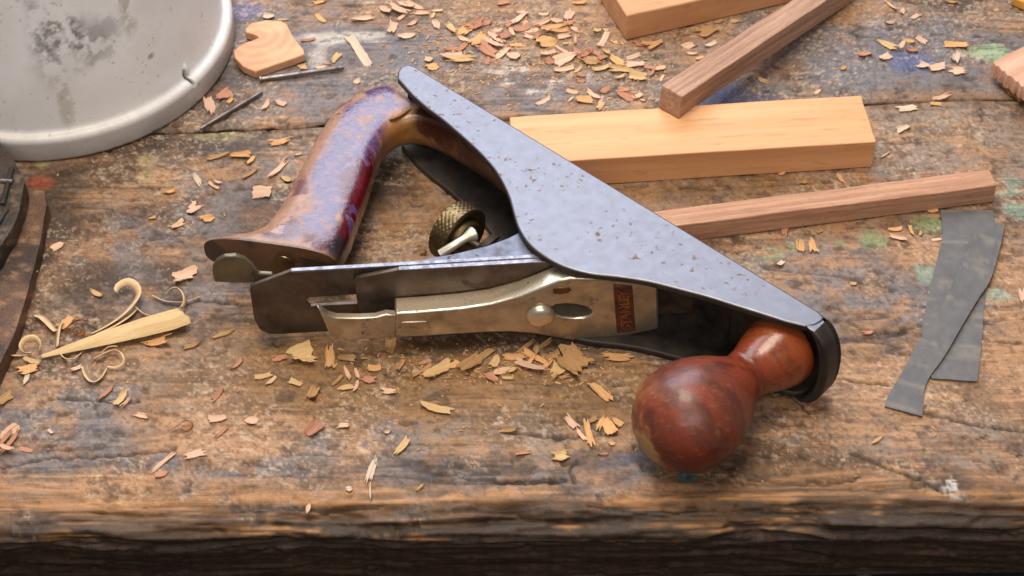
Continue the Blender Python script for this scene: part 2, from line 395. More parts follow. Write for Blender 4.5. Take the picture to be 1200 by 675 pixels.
# back plank
prof = [('gap', d) for d in (-.022, -.012, -.006, -.003)] + [('top', s) for s in np.r_[np.linspace(0, .01, 13), np.arange(.011, .2, .001), np.linspace(.205, .9, 90)]]
X = []; Y = []; Z = []; am = []
for k, v in prof:
    if k == 'gap': y, z, a = gy+.0013+0*XS, v+0*XS, .1
    else: y, z, a = gy+.0013+v, 0*XS-.0015*np.exp(-(v/.0016)**2), 1
    X.append(XS); Y.append(y+0*XS); Z.append(z+0*XS); am.append(a+0*XS)
X, Y, Z, am = (np.concatenate(q) for q in (X, Y, Z, am))
P = np.stack([X, Y + np.where(Z < -.0025, (vn(X*90, X*0, 4)-.5)*.002, 0), Z+relief(X, Y)*am*.8], 1)
ob = grid('back_plank', P, nx, len(prof), MB, bench, bench_colour(X, Y, Z, True))
ob.data.flip_normals()
for p in bench.children:
    pass
prism('rail', [(-.95, edge_y(-.9)+.03, -.06), (.95, edge_y(.9)+.03, -.06), (.95, 1.0, -.06), (-.95, 1.0, -.06)], (0, 0, .018), plain('dark_rail_wood', lin(40, 32, 26), .8), bench, bev=0)  # underside panel in one dark wood colour
fl = mesh('floor', [(-3, -3, -.8), (3, -3, -.8), (3, 3, -.8), (-3, 3, -.8)], [(0, 1, 2, 3)], plain('dark_floor', lin(26, 26, 24), .8)); fl['kind'] = 'structure'

# ------------------------------------------------------------------ hand plane, lying on its cheek
HB, TC = .056, .0042
sa, sb = at(487, 78, HB), at(958, 364, HB)
XH = (sb-sa); XH[2] = 0; LEN = np.linalg.norm(XH); XH /= LEN
ZH = np.array([XH[1], -XH[0], 0]); ZH = ZH if ZH[1] < 0 else -ZH
OP = np.array([sa[0], sa[1], 0])
def pl(x, zp, y): return OP + XH*x + ZH*zp + np.array([0, 0, y])
def to_pl(P): d = P-OP; return np.array([d@XH, d@ZH, P[2]])
base = pl(LEN*.5, .02, 0)
plane = empty('hand_plane', base, label='old iron bench hand plane lying on its side with a round reddish front knob', cat='hand plane')
M_cheek = metal_mat('worn_plane_iron', lin(122, 122, 130), lin(116, 115, 122), lin(112, 84, 66), .75, (.39, .43), 160, 230, (.60, .66), .03, 1500)
M_dark = metal_mat('dark_japanned_iron', lin(44, 40, 38), lin(72, 64, 58), lin(80, 52, 36), .35, (.45, .65), 90, 160, (.55, .7), .5, 900)
M_blade = metal_mat('brown_tool_steel', lin(78, 68, 60), lin(112, 100, 90), lin(86, 58, 40), .7, (.36, .55), 80, 120, (.5, .66), .35, 1200)
M_bright = metal_mat('ground_steel_edge', lin(150, 150, 162), lin(110, 108, 116), None, .85, (.38, .52), 300)
M_cap = metal_mat('worn_nickel_plate', lin(202, 190, 172), lin(158, 144, 124), lin(74, 54, 40), .85, (.26, .44), 70, 170, (.58, .68), .3, 800)
M_capside = metal_mat('lit_nickel', lin(238, 226, 205), lin(205, 186, 156), lin(90, 66, 46), .85, (.25, .4), 90, 260, (.6, .7), .3, 700)
M_brass = metal_mat('dull_brass', lin(128, 108, 76), lin(84, 70, 50), None, .85, (.3, .5), 120)

cheek_px = [(466, 92), (466, 84), (470, 78), (478, 75), (487, 78)]
cheek_sole = [(958, 364), (966, 371), (964, 376), (955, 381), (943, 382)]
cheek_low = [(920, 376.5), (900, 370), (860, 357.5), (830, 348), (800, 340), (760, 330), (725, 324.5), (690, 320.5), (660, 312), (638, 300.5), (620, 286), (608, 268), (602, 250), (596, 229), (584, 205), (570, 187), (552, 169), (520, 141), (500, 126), (483, 111)]
top_loop = [at(x, y, HB) for x, y in cheek_px + cheek_sole] + list(cat_rom([at(x, y, HB) for x, y in cheek_low], 4))
low_loop = [np.array([p[0], p[1], 0.]) for p in top_loop]
bm = bmesh.new()
prism_bm(bm, top_loop, (0, 0, -TC)); prism_bm(bm, low_loop, (0, 0, TC))
# bed: a sole plate with a rounded toe, and the low lip that runs round it
def toe_x(y): t = (y-HB*.5)/(HB*.5); return LEN + .0040 + .0145*math.sqrt(max(0, 1-abs(t)**2.2))
ys = np.linspace(.0005, HB-.0005, 25)
def tail_x(y): t = (y-HB*.5)/(HB*.5); return -.001 - .003*(1-t*t)
# two bed pieces, leaving the mouth open
MX = LEN*.665
prism_bm(bm, [pl(tail_x(y), 0, y) for y in ys] + [pl(MX-.003, 0, y) for y in (HB-.0005, .0005)], ZH*.0045)
prism_bm(bm, [pl(MX+.003, 0, .0005)] + [pl(toe_x(y), 0, y) for y in ys] + [pl(MX+.003, 0, HB-.0005)], ZH*.0045)
outer = [pl(toe_x(y), .0002, y) for y in ys]; inner = [pl(toe_x(y)-.0055, .0002, y) for y in ys]
prism_bm(bm, outer + inner[::-1], ZH*.0125)
prism_bm(bm, [pl(LEN-.045, .0043, .004), pl(LEN-.006, .0043, .004), pl(LEN-.006, .0043, HB-.004), pl(LEN-.045, .0043, HB-.004)], ZH*.004)
bmesh.ops.recalc_face_normals(bm, faces=bm.faces)
for v in bm.verts: v.co -= Vector(base)
me = bpy.data.meshes.new('body'); bm.to_mesh(me); bm.free()
body = link('body', me, M_cheek, plane, True, 30); me.materials.append(M_dark)
for f in me.polygons:
    n = np.array(f.normal); c = to_pl(np.array(f.center)+base)
    outside = (n[2] > .7 and c[2] > HB-.001) or (n@ZH < -.7 and c[1] < .001)
    f.material_index = 0 if outside else 1
bevel(body, .0011, 3, 40)

# frog, blade, chip breaker and lever cap stand on a 45 degree bed
B0, B1 = at(640, 297, .052), at(341, 314, .052)
U = B1-B0; U[2] = 0; U /= np.linalg.norm(U); NN = np.array([U[1], -U[0], 0]); NN = NN if NN[1] < 0 else -NN
def bw(u, z, d): return B0*np.array([1, 1, 0]) + U*u + NN*d + np.array([0, 0, z])
def buz(px, py, d):
    P = at_plane(px, py, B0+NN*d, NN); return float((P-B0)@U), float(P[2])
def bpoly(pts, d): return [bw(*buz(x, y, d), d) for x, y in pts]
def upl(d):                                            # u where the blade meets the sole
    P = B0+NN*d; return -((P-OP)@ZH)/(U@ZH)
uL = buz(296, 334, 0)[0]
def uz_round(pts, d, n=6): return [bw(u, z, d) for u, z in pts]
u_m = upl(0)+.001
zt, zb = .0518, .0042
lu, lz = buz(293, 333, 0)
blade_pts = [(u_m, zb), (u_m, zt), (buz(341, 314, 0)[0], zt), (lu-.001, .0425), (lu, .041), (lu+.0003, .039), (lu+.0003, .016), (lu-.002, .0085), (lu-.0065, .0048), (lu-.011, zb)]
ua, ub = buz(424, 356, 0)[0], buz(364, 356, 0)[0]
uc = buz(560, 350, 0)[0]
slot = [(uc, .0245), (ua, .0245), (ub, .0245), (ub+.0025, .028), (ub, .0315), (uc, .0315)]
blade = prism('blade_iron', [bw(u, z, 0) for u, z in blade_pts], NN*.0022, M_blade, plane, holes=[[bw(u, z, 0) for u, z in slot]], bev=.0003)
edge = prism('ground_edge', [bw(u_m+.02, zt+.0001, -.0001), bw(buz(341, 314, 0)[0], zt+.0001, -.0001), bw(buz(341, 314, 0)[0], zt-.0012, -.0001), bw(u_m+.02, zt-.0012, -.0001)], NN*.0024, M_bright, blade, bev=.0002)
d1 = .0024
cu = buz(467, 311, d1)[0]; cl = buz(415, 331, d1)[0]
cb_pts = [(upl(d1)+.003, zb+.0004), (upl(d1)+.003, zt-.0006), (cu, zt-.0006), (cl-.004, .0475), (cl-.001, .0465), (cl, .0445), (cl-.0012, .02), (cl-.005, .008), (cl-.010, zb+.0004)]
hx, hz = buz(672, 365, .0172)
chole = [(hx+.016*math.cos(a), hz+.0058*math.sin(a)) for a in np.linspace(0, 2*math.pi, 24, endpoint=False)]
chip = prism('chip_breaker', [bw(u, z, d1) for u, z in cb_pts], NN*.0026, M_blade, plane, holes=[[bw(u, z, d1) for u, z in chole]], bev=.0005)
prism('ground_edge', [bw(upl(d1)+.02, zt-.0005, d1-.0001), bw(cu, zt-.0005, d1-.0001), bw(cu, zt-.0013, d1-.0001), bw(upl(d1)+.02, zt-.0013, d1-.0001)], NN*.0028, M_bright, chip, bev=.0002)
# frog
fz = .0505
frog_top = [at(x, y, fz) for x, y in [(500, 302), (531, 297), (569, 288), (595, 278.5), (612, 270)]]
fr = [to_pl(p)[:2] for p in frog_top]
def d_u(P): q = P-B0; return q@U, q@NN
fpts = [d_u(p) for p in frog_top]
fpoly = [(fpts[0][0]+.004, -.0006)] + fpts + [(fpts[-1][0]-.012, -.03), (upl(-.04)+.004, -.040), (upl(-.0006)+.006, -.0006)]
frog = prism('frog', [bw(u, .0055, d) for u, d in fpoly], (0, 0, fz-.0055), metal_mat('frog_casting', lin(120, 124, 140), lin(90, 90, 100), lin(80, 60, 46), .6, (.4, .6), 90, 150), plane, bev=.0008)

# lever cap
d2, d3 = .0052, .0172
cap_px = [(463, 368), (500, 365.5), (540, 362), (575, 357), (610, 347.5), (635, 338), (655, 329.5), (668, 326.5), (700, 327), (735, 329), (771, 334), (772.5, 386), (745, 392), (720, 397.5), (700, 400.5), (684, 401), (668, 399.5), (650, 396), (625, 391.5), (600, 389.5), (570, 390), (540, 392), (500, 394.5), (463, 396)]
hole_px = [(646, 361), (652, 357.5), (662, 356.5), (675, 357), (686, 360), (694, 365), (693, 369.5), (684, 373), (672, 373.5), (658, 372), (648, 368)]
cap_loop = bpoly(cap_px[:11], d3) + bpoly(cap_px[11:], d3)
cap = prism('lever_cap', cap_loop, -NN*(d3-d2), M_cap, plane, holes=[bpoly(hole_px, d3)], bev=.0012, seg=3)
cap.data.materials.append(M_capside)
for f in cap.data.polygons:
    if f.normal[2] > .6: f.material_index = 1  # up-facing faces take a lighter nickel, top light put into the colour
lev_px = [(372, 361), (377, 364.5), (384, 370), (394, 373), (420, 373.5), (440, 372.5), (452, 369), (464, 370), (464, 395), (440, 397), (415, 398.5), (396, 398), (386, 392), (381, 380), (376, 369)]
lev = prism('cam_lever', bpoly(lev_px, d3-.0004), -NN*.0042, M_cap, cap, bev=.0008)
lev.data.materials.append(M_capside)
for f in lev.data.polygons:
    if f.normal[2] > .6: f.material_index = 1  # same lighter nickel on the lever's up-facing faces, light put into colour
prism('cam_lever_stop', bpoly([(470, 378), (500, 377), (503, 380), (503, 386), (499, 389), (470, 389.5)], d3+.0006), -NN*.001, M_cap, cap, bev=.0004)
sc = at_plane(633, 369, B0+NN*d3, NN)
dome = [(0, .0078), (.0008, .0078), (.0018, .0074), (.0030, .0062), (.0038, .0045), (.0042, .0024), (.0043, .0004)]
lathe('cap_screw', dome, sc+NN*.0002, NN, M_capside, cap, 40)
prism('spring_boss', bpoly([(648, 339.5), (653, 337.5), (666, 337.3), (670, 340), (666, 344), (655, 345.5), (648, 344)], d3+.0005), -NN*.001, metal_mat('brown_boss', lin(110, 78, 50), lin(80, 56, 38), None, .7, (.35, .5)), cap, bev=.0004)
# cast name panel with raised letters
pan = [(718.5, 334), (741, 335.5), (744.5, 386), (723, 388.5)]
c4 = [np.array(buz(x, y, d3)) for x, y in pan]
M_red = metal_mat('red_panel_paint', lin(122, 82, 58), lin(100, 70, 52), lin(66, 44, 32), .65, (.35, .55), 160, 260)
panel = prism('name_panel', [bw(u, z, d3+.0001) for u, z in c4], NN*.0003, M_red, cap, bev=.0001)
m_ = sum(c4)/4
ins = [m_+(c-m_)*np.array([.80, .92]) for c in c4]
prism('panel_border', [bw(u, z, d3+.0003) for u, z in c4], NN*.0007, metal_mat('panel_rim', lin(120, 74, 50), lin(92, 58, 40), None, .6, (.3, .5), 160), cap, holes=[[bw(u, z, d3+.0003) for u, z in ins]], bev=.0002)
cu_ = bpy.data.curves.new('letters', 'FONT'); cu_.body = 'STANLEY'; cu_.align_x = 'CENTER'; cu_.align_y = 'CENTER'; cu_.size = .0110; cu_.extrude = .0005; cu_.offset = .00012; cu_.bevel_depth = .0001
to = bpy.data.objects.new('tmp', cu_); COL.objects.link(to); bpy.context.view_layer.update()
tm = bpy.data.meshes.new_from_object(to.evaluated_get(bpy.context.evaluated_depsgraph_get())); bpy.data.objects.remove(to)
tv = np.array([v.co for v in tm.vertices]); tv -= (tv.max(0)+tv.min(0))/2
hgt = abs(c4[0][1]-c4[3][1])*.84; wid = abs(c4[0][0]-c4[1][0])*.56
tv[:, 0] *= hgt/np.ptp(tv[:, 0]); tv[:, 1] *= wid/np.ptp(tv[:, 1])
sk = (c4[3][0]-c4[0][0])/(c4[3][1]-c4[0][1])
for v, q in zip(tm.vertices, tv): v.co = Vector(bw(m_[0]+q[1]+sk*q[0], m_[1]+q[0], d3+.0006+q[2]) - base)
link('lettering', tm, metal_mat('raised_letters', lin(170, 112, 84), lin(130, 84, 62), None, .8, (.22, .38), 160), panel, True, 40)

# lateral lever tab behind the blade
tabp = [(249, 322), (249, 314), (254, 306), (263, 301), (276, 300), (287, 304), (296, 312), (303, 321), (320, 322), (320, 331), (300, 332), (276, 332), (252, 331)]
dt = -.0065
tab = prism('lateral_lever', bpoly(tabp, dt), -NN*.003, metal_mat('greenish_old_brass', lin(128, 120, 96), lin(98, 92, 76), lin(90, 62, 40), .6, (.35, .5), 70, 90), plane, bev=.0009, seg=3)
# adjusting wheel on its stud, yoke lever
wc = at(545, 279, .027)
tri = lambda q: abs((q % 1)-.5)*2
kn = lambda j, i: (.0008*min(tri(i/5+j/5.), tri(i/5-j/5.))-.0004) if 3 <= j <= 21 else 0
wprof = [(-.0095, .009), (-.0095, .0112), (-.0090, .0124)] + [(-.0088+k*.00043, .0128) for k in range(0, 20)] + [(-.0002, .0124), (0, .0116), (0, .0106), (-.002, .0100), (-.002, .0082), (.0018, .0078), (.0026, .0068), (.0026, .002)]
wprof = [(t*1.25, r*1.34) for t, r in wprof]
wheel = lathe('adjusting_wheel', wprof, wc, XH, M_brass, plane, 160, disp=kn)
lathe('stud', [(-.012, .0022), (.03, .0022)], wc, XH, M_blade, plane, 20)
ya = [at(*q) for q in ((516, 298, .034), (533, 287, .038), (548, 277.5, .040), (557, 273, .040))]
tube('yoke_lever', cat_rom(ya, 5), np.r_[np.linspace(.0026, .0022, 9), np.linspace(.0024, .0042, 5), .0036, .0016], metal_mat('bright_yoke', lin(225, 215, 195), lin(190, 180, 160), None, .6, (.25, .4)), plane, 16)
lathe('yoke_disc', [(0, .0088), (.003, .0088), (.0036, .0078)], at(572, 290, .030), -XH+np.array([0, 0, .5]), M_dark, plane, 40)

# tote (rear handle): rounded sections swept from its flat top end down to the long foot on the bed
zt_ = .034
pairs = [((237, 281), (394, 302)), ((262, 275.5), (398, 297)), ((290, 271), (403, 289)), ((312, 258), (410, 275)), ((328, 238), (417, 255)), ((342, 213), (424, 236)), ((356, 185), (431, 216)), ((372, 156), (437, 196)),
         ((392, 128), (443, 178)), ((420, 107), (451, 163)), ((452, 98), (462, 153)), ((484, 101), (476, 147)), ((512, 120), (493, 145)), ((540, 139), (514, 151)), ((570, 159), (538, 164)), ((602, 181), (564, 182)), ((630, 200), (596, 206))]
TA = [at(*a, zt_)[:2] for a, _ in pairs]; TB = [at(*b, zt_)[:2] for _, b in pairs]
for k in range(11, len(TA)):
    t = to_pl(np.array([*TA[k], 0])); TA[k] = pl(t[0], .0046, 0)[:2]
TA = cat_rom(TA, 16); TB = cat_rom(TB, 16); nS = len(TA); nR = 84
ZC, HT = .0262, .0118
W = []; Fc = []; ths = np.linspace(0, 2*math.pi, nR, endpoint=False)
for k in range(-1, nS):
    kk = max(k, 0); m_c = (TA[kk]+TB[kk])/2; hv = (TA[kk]-TB[kk])/2; g_ = .985 if k == -1 else 1
    ex = 2/3.2
    for a in ths:
        cx_, sx_ = math.cos(a), math.sin(a)
        q = m_c + hv*g_*math.copysign(abs(cx_)**ex, cx_); W.append((q[0], q[1], ZC + HT*g_*math.copysign(abs(sx_)**ex, sx_)))
nS += 1
for k in range(nS-1):
    for i in range(nR): n_ = (i+1) % nR; Fc.append((k*nR+i, k*nR+n_, (k+1)*nR+n_, (k+1)*nR+i))
# top end: rings closing to its middle line, so that the end can carry its own wear
W = np.array(W); ring0 = W[:nR]; cen = ring0.mean(0); b0 = len(W); prev = list(range(nR))
ends = []
for f in (.8, .55, .3):
    r_ = cen + (ring0-cen)*np.array([f, f, f]); ids = list(range(b0, b0+nR)); ends.append(r_); b0 += nR
    for i in range(nR): n_ = (i+1) % nR; Fc.append((prev[n_], prev[i], ids[i], ids[n_]))
    prev = ids
W = np.vstack([W]+ends); Fc.append(tuple(prev)); Fc.append(tuple(range((nS-1)*nR, nS*nR)))
tote = fix_normals(mesh('rear_handle', W, Fc, None, plane, True, 55))
sub = tote.modifiers.new('s', 'SUBSURF'); sub.levels = sub.render_levels = 1
dg = bpy.context.evaluated_depsgraph_get(); m2 = bpy.data.meshes.new_from_object(tote.evaluated_get(dg)); tote.modifiers.clear(); tote.data = m2
m2.polygons.foreach_set('use_smooth', [True]*len(m2.polygons)); m2.set_sharp_from_angle(angle=math.radians(50))
E_ = np.array([TA[0], TB[0]])
tote['label'] = 'chipped purple and red painted wooden rear handle'
W = co_of(tote)+base
fx, fy = W[:, 0]*1., W[:, 1]-W[:, 2]*.9
T1 = fbm(fx*95, fy*95, 5, 201, .6); T2 = fbm(fx*300, fy*300, 4, 205, .6); T3 = fbm(fx*40, fy*40, 3, 207)
def tb(px, py, r, z=.037, ry=None):
    c = at(px, py, z); return sst(1.25, .7, np.sqrt(((W[:, 0]-c[0])/(r/2150))**2+((W[:, 1]-c[1])/((ry or r)/1570))**2+((W[:, 2]-c[2])/.016)**2)+(T1-.5)*1.1)
def mx3(C, c, m): return C+(np.asarray(c)-C)*np.clip(m, 0, 1)[:, None]
bare, purple, crimson, brownv = lin(156, 114, 90), lin(84, 60, 104), lin(84, 8, 18), lin(70, 36, 30)
C = np.repeat(bare[None], len(W), 0)*(.7+.6*T2)[:, None]
pm = np.zeros(len(W))
for q in ((402, 195, 26), (414, 168, 28), (430, 143, 30), (452, 121, 28), (392, 228, 25), (380, 254, 22), (396, 252, 20), (470, 114, 18), (404, 236, 18), (366, 262, 16), (440, 108, 14), (388, 272, 22), (388, 210, 24), (412, 190, 22), (345, 272, 12)): pm = np.maximum(pm, tb(*q))
chipm = sst(.64, .627, T1)
pm2 = pm*(chipm*.75+.25*sst(.6, .5, T2))
C = mx3(C, purple*(.75+.5*T2)[:, None], pm2)
rm = np.zeros(len(W))
for q in ((425, 225, 20, .03, 46), (415, 262, 18, .03, 40), (412, 215, 16, .036, 30), (405, 285, 18, .026, 26), (330, 276, 24, .035, 10), (375, 290, 10, .035, 8)): rm = np.maximum(rm, tb(*q))
C = mx3(C, crimson*(.5+.9*T2)[:, None], rm*sst(.44, .46, T1+.05))
mm_ = np.maximum.reduce([tb(326, 268, 30, .033, 12), tb(372, 284, 20, .034, 12), tb(418, 205, 14, .034, 30), tb(400, 128, 16, .035, 20), tb(352, 232, 12, .033, 24)])
C = mx3(C, lin(88, 26, 38)*(.6+.8*T2)[:, None], mm_*sst(.50, .52, T1)*.9)
am_ = np.maximum(tb(480, 158, 34, .03, 26), tb(512, 168, 24, .03, 24)); C = mx3(C, lin(160, 108, 52)*(.6+.7*T2)[:, None], am_*.95)
bmk = np.maximum.reduce([tb(560, 200, 46, .03, 40), tb(600, 220, 40, .03, 40), tb(530, 140, 40, .036, 22)])
C = mx3(C, lin(78, 34, 22)*(.5+.8*T2)[:, None], bmk); C = mx3(C, lin(140, 104, 70), bmk*sst(.60, .66, T1)*.8)
C = mx3(C, lin(50, 36, 52), sst(.016, .004, np.abs(fbm(fx*120, fy*120, 3, 221)-.5))*pm2*.55)
C = mx3(C, lin(84, 20, 40), pm*sst(.64, .65, T1)*sst(.675, .65, T1)*.6)
C = mx3(C, lin(46, 28, 20), sst(.026, .014, W[:, 2])*.9)  # lower half darkened, underside shade put into the handle colour
C = mx3(C, lin(28, 24, 26), tb(398, 298, 14, .03, 16)*.9)  # dark shading at the front corner, painted on the handle
tl = np.array([to_pl(p)[1] for p in W])
endm = np.zeros(len(W)); n_end = m2.vertices
nv = np.array([v.normal for v in m2.vertices]); en = E_[1]-E_[0]; en /= np.linalg.norm(en); enn = np.array([en[1], -en[0]]); enn = enn if enn[1] < 0 else -enn
ef = sst(.0022, .0006, np.abs((W[:, :2]-TA[0])@enn))
C = mx3(C, lin(104, 70, 44)*(.5+.8*T1)[:, None], ef*.9); C = mx3(C, lin(50, 36, 26), ef*sst(.5, .62, T3))
gl = np.clip(pm2*.9+rm*.7+bmk*.4+.1, 0, 1)
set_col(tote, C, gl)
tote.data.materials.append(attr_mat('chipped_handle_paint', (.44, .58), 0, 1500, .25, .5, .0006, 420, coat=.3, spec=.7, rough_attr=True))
nut = at_plane(335, 310, np.array([*at(335, 300, .028)[:2], .028]), np.array([*enn, 0]))
lathe('handle_bolt', [(0, .0056), (.0006, .0054), (.001, .004), (.0011, .0005)], np.array([*at(333, 309, .026)[:2], .0262])-np.array([*enn, 0])*.0, np.array([*enn, 0]), M_brass, tote, 28)

# front knob
kb = to_pl(at(922, 404, .028)); kx = kb[0]
kbase = pl(kx, .0085, .028); kbulb = at(810, 486, .0300); kbulb[2] = .0302
axk = kbulb-kbase; Lk = np.linalg.norm(axk); axk /= Lk
KR = .95
kp = [(-.002, .0180), (.000, .0192), (.004, .0197), (.009, .0192), (.016, .0172), (.023, .0148), (.028, .0136), (.032, .0135), (.037, .0150), (.043, .0184), (.050, .0226), (.058, .0262), (.066, .0286), (.074, .0291), (.082, .0282), (.089, .0252), (.095, .0208), (.0995, .0150), (.1022, .0092), (.1030, .005), (.1032, .0025), (.1033, .0008)]
sck = Lk/.072
pp = cat_rom([(t*sck, r) for t, r in kp[:-3]], 4); pp = [(q[0], q[1]*(KR if q[0] > .03 else 1)) for q in pp] + [(t*sck, r) for t, r in kp[-3:]]
knob = lathe('front_knob', pp, kbase, axk, None, plane, 96)
W = co_of(knob)+base; tk = (W-kbase)@axk/sck
q1 = fbm(W[:, 0]*120+W[:, 2]*90, W[:, 1]*120-W[:, 2]*60, 5, 301, .6); q2 = fbm(W[:, 0]*420, (W[:, 1]+W[:, 2])*420, 4, 305, .6)
C = np.repeat(lin(122, 54, 34)[None], len(W), 0)
C = mx3(C, lin(104, 42, 26), sst(.45, .62, q1)*.7); C = mx3(C, lin(150, 74, 36), sst(.035, .01, tk)*.7)
C = mx3(C, lin(104, 56, 44), sst(.045, .06, tk)*sst(.3, .6, q1)*.8)
q3 = fbm(W[:, 0]*36+W[:, 2]*30, W[:, 1]*36, 3, 309); q4 = fbs(W[:, 0]*300+W[:, 1]*260, (W[:, 2]+W[:, 1]*.4)*1500, 2, 311)
C = mx3(C, lin(160, 98, 62), sst(.50, .66, q3)*.55*sst(.2, .5, q1)); C = mx3(C, lin(178, 132, 104), sst(.70, .80, q4)*sst(.46, .6, q3)*.35*sst(.03, .06, tk))
C = mx3(C, lin(176, 112, 56), sst(.60, .70, q1)*.6*sst(.04, .02, tk))
C = mx3(C, lin(160, 110, 84), sst(.68, .76, q2)*.25*sst(.04, .06, tk))
C = mx3(C, lin(62, 26, 16), sst(.64, .56, 1-q1+.18)*.4)
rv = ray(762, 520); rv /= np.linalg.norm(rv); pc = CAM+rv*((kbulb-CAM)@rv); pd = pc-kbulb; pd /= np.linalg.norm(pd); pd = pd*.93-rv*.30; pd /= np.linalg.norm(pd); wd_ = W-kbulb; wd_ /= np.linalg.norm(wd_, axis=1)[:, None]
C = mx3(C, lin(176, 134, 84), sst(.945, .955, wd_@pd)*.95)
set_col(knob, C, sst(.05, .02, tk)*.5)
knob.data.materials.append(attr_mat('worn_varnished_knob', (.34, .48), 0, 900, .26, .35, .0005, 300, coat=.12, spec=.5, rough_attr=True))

# ------------------------------------------------------------------ round white lid
pts = np.array([at(x, y)[:2] for x, y in [(20, 190.7), (60, 190.7), (100, 183), (147, 170), (187, 153), (227, 128), (253, 98), (270, 67), (275, 33)]])
A_ = np.c_[2*pts, np.ones(len(pts))]; sol = np.linalg.lstsq(A_, (pts**2).sum(1), rcond=None)[0]
LC = sol[:2]; LR = math.sqrt(sol[2]+LC@LC)
HBK = .25
rp = [(LR-.004, .010), (LR-.0022, .0008), (LR-.0012, .0002), (LR-.0003, .0008)] + [(LR+.0002, z) for z in np.linspace(.002, .0125, 14)]
rp += [(LR-.0032+.0034*math.cos(a), .0135+.0040*math.sin(a)) for a in np.linspace(.1, math.pi/2, 10)]
rp += [(LR-.0048, .0173), (LR-.0058, .0180), (LR-.0064, .0195)]
rp += [(LR-.0066-.042*(z-.021)/HBK, z) for z in np.r_[np.linspace(.021, .14, 190), np.linspace(.145, HBK-.006, 30)]]
rp += [(LR-.0515+.003*math.cos(a), HBK-.006+.006*math.sin(a)) for a in np.linspace(.2, math.pi/2, 6)]
th = np.linspace(0, 2*math.pi, 640, endpoint=False); nt_ = len(th)
V = np.array([[LC[0]+r*math.cos(a), LC[1]+r*math.sin(a), z] for r, z in rp for a in th])
TH = np.tile(th, len(rp)); gz = V[:, 2].copy(); gs = TH*LR
def onwall(px, py):
    v = ray(px, py); o = CAM[:2]-LC; r = LR-.009; A2 = v[:2]@v[:2]; B2 = o@v[:2]; C2 = o@o-r*r
    t = (-B2-math.sqrt(max(0, B2*B2-A2*C2)))/A2; return CAM+v*t
P_ = onwall(216, 104); aS = math.atan2(P_[1]-LC[1], P_[0]-LC[0]); ds = (np.mod(TH-aS+math.pi, 2*math.pi)-math.pi)*LR
slotm = sst(1.3, .7, np.sqrt((ds/.0011)**2+((gz-.0185)/.0042)**2)); wob = (fbm(gs*14, gz*18, 2, 401)-.5)*.0012*sst(.018, .03, gz) - slotm*.004
flk = sst(1.3, .7, np.sqrt(((ds-.0022)/.0012)**2+((gz-.0225)/.004)**2)); wob = wob+flk*.0012
V[:, 0] += np.cos(TH)*wob; V[:, 1] += np.sin(TH)*wob
i = np.arange(len(rp)-1)[:, None]*nt_ + np.arange(nt_)[None]; k = np.arange(len(rp)-1)[:, None]*nt_ + (np.arange(nt_)[None]+1) % nt_
Fq = np.stack([i, k, k+nt_, i+nt_], -1).reshape(-1, 4)
lid = mesh('bucket', V, Fq.tolist() + [tuple(range((len(rp)-1)*nt_, len(rp)*nt_))], None, None, True, 60, np.array([LC[0], LC[1], 0]))
props(lid, 'scuffed white plastic bucket standing upside down, dark smudge on its wall', 'bucket')
gx, gyy = gs, gz
m1 = fbm(gx*120, gyy*120, 5, 410, .65); m2_ = fbm(gx*30, gyy*30, 4, 412); m3 = fbm(gx*500, gyy*500, 3, 414)
C = np.repeat(lin(232, 233, 238)[None], len(V), 0)*(.94+.12*m2_)[:, None]
def lb(px, py, rx, ry, rag=1.):
    c = onwall(px, py); return sst(1.2, .45, np.sqrt(((V[:, 0]-c[0])/(rx/2000))**2+((gz-c[2])/(ry/1400))**2+((V[:, 1]-c[1])/.06)**2)+(m2_-.5)*rag*1.5)
C = mx3(C, lin(120, 114, 112), np.maximum(lb(72, 48, 46, 36), lb(60, 78, 20, 26)*.8)*sst(.36, .60, m1)*.5)
C = mx3(C, lin(104, 100, 102), lb(62, 46, 36, 30)*sst(.50, .62, m3*.5+m1*.5)*.65)
C = mx3(C, lin(150, 138, 122), lb(76, 118, 8, 26)*.5*sst(.4, .55, m1)); C = mx3(C, lin(164, 156, 140), lb(148, 25, 10, 28)*.6*sst(.36, .5, m1)); C = mx3(C, lin(190, 184, 176), lb(50, 140, 150, 50)*.3)  # two streaks, then lower-left shade painted warm grey on the wall
C = mx3(C, lin(150, 150, 158), lb(118, 58, 24, 18)*sst(.5, .6, m1)*.4); C = mx3(C, lin(60, 55, 52), lb(176, 69, 4, 3, .5)*.6*sst(.42, .5, m1))
C = mx3(C, lin(176, 166, 150), sst(.56, .74, m2_)*.12); C = mx3(C, lin(120, 112, 104), sst(.74, .80, m3)*sst(.52, .62, m1)*.5)
C = mx3(C, lin(178, 172, 168), sst(.022, .014, gz+(m1-.5)*.006)*.6); C = mx3(C, lin(150, 142, 136), sst(.014, .002, gz+(m1-.5)*.01)*.6); C = mx3(C, lin(40, 36, 34), sst(.003, .0, gz+(m1-.5)*.004)*.6)
C = mx3(C, lin(26, 24, 24), slotm)
set_col(lid, C); lid.data.materials.append(attr_mat('scuffed_white_plastic', (.38, .55), 0, 900, .05, .12, .0003, 300, spec=.45))

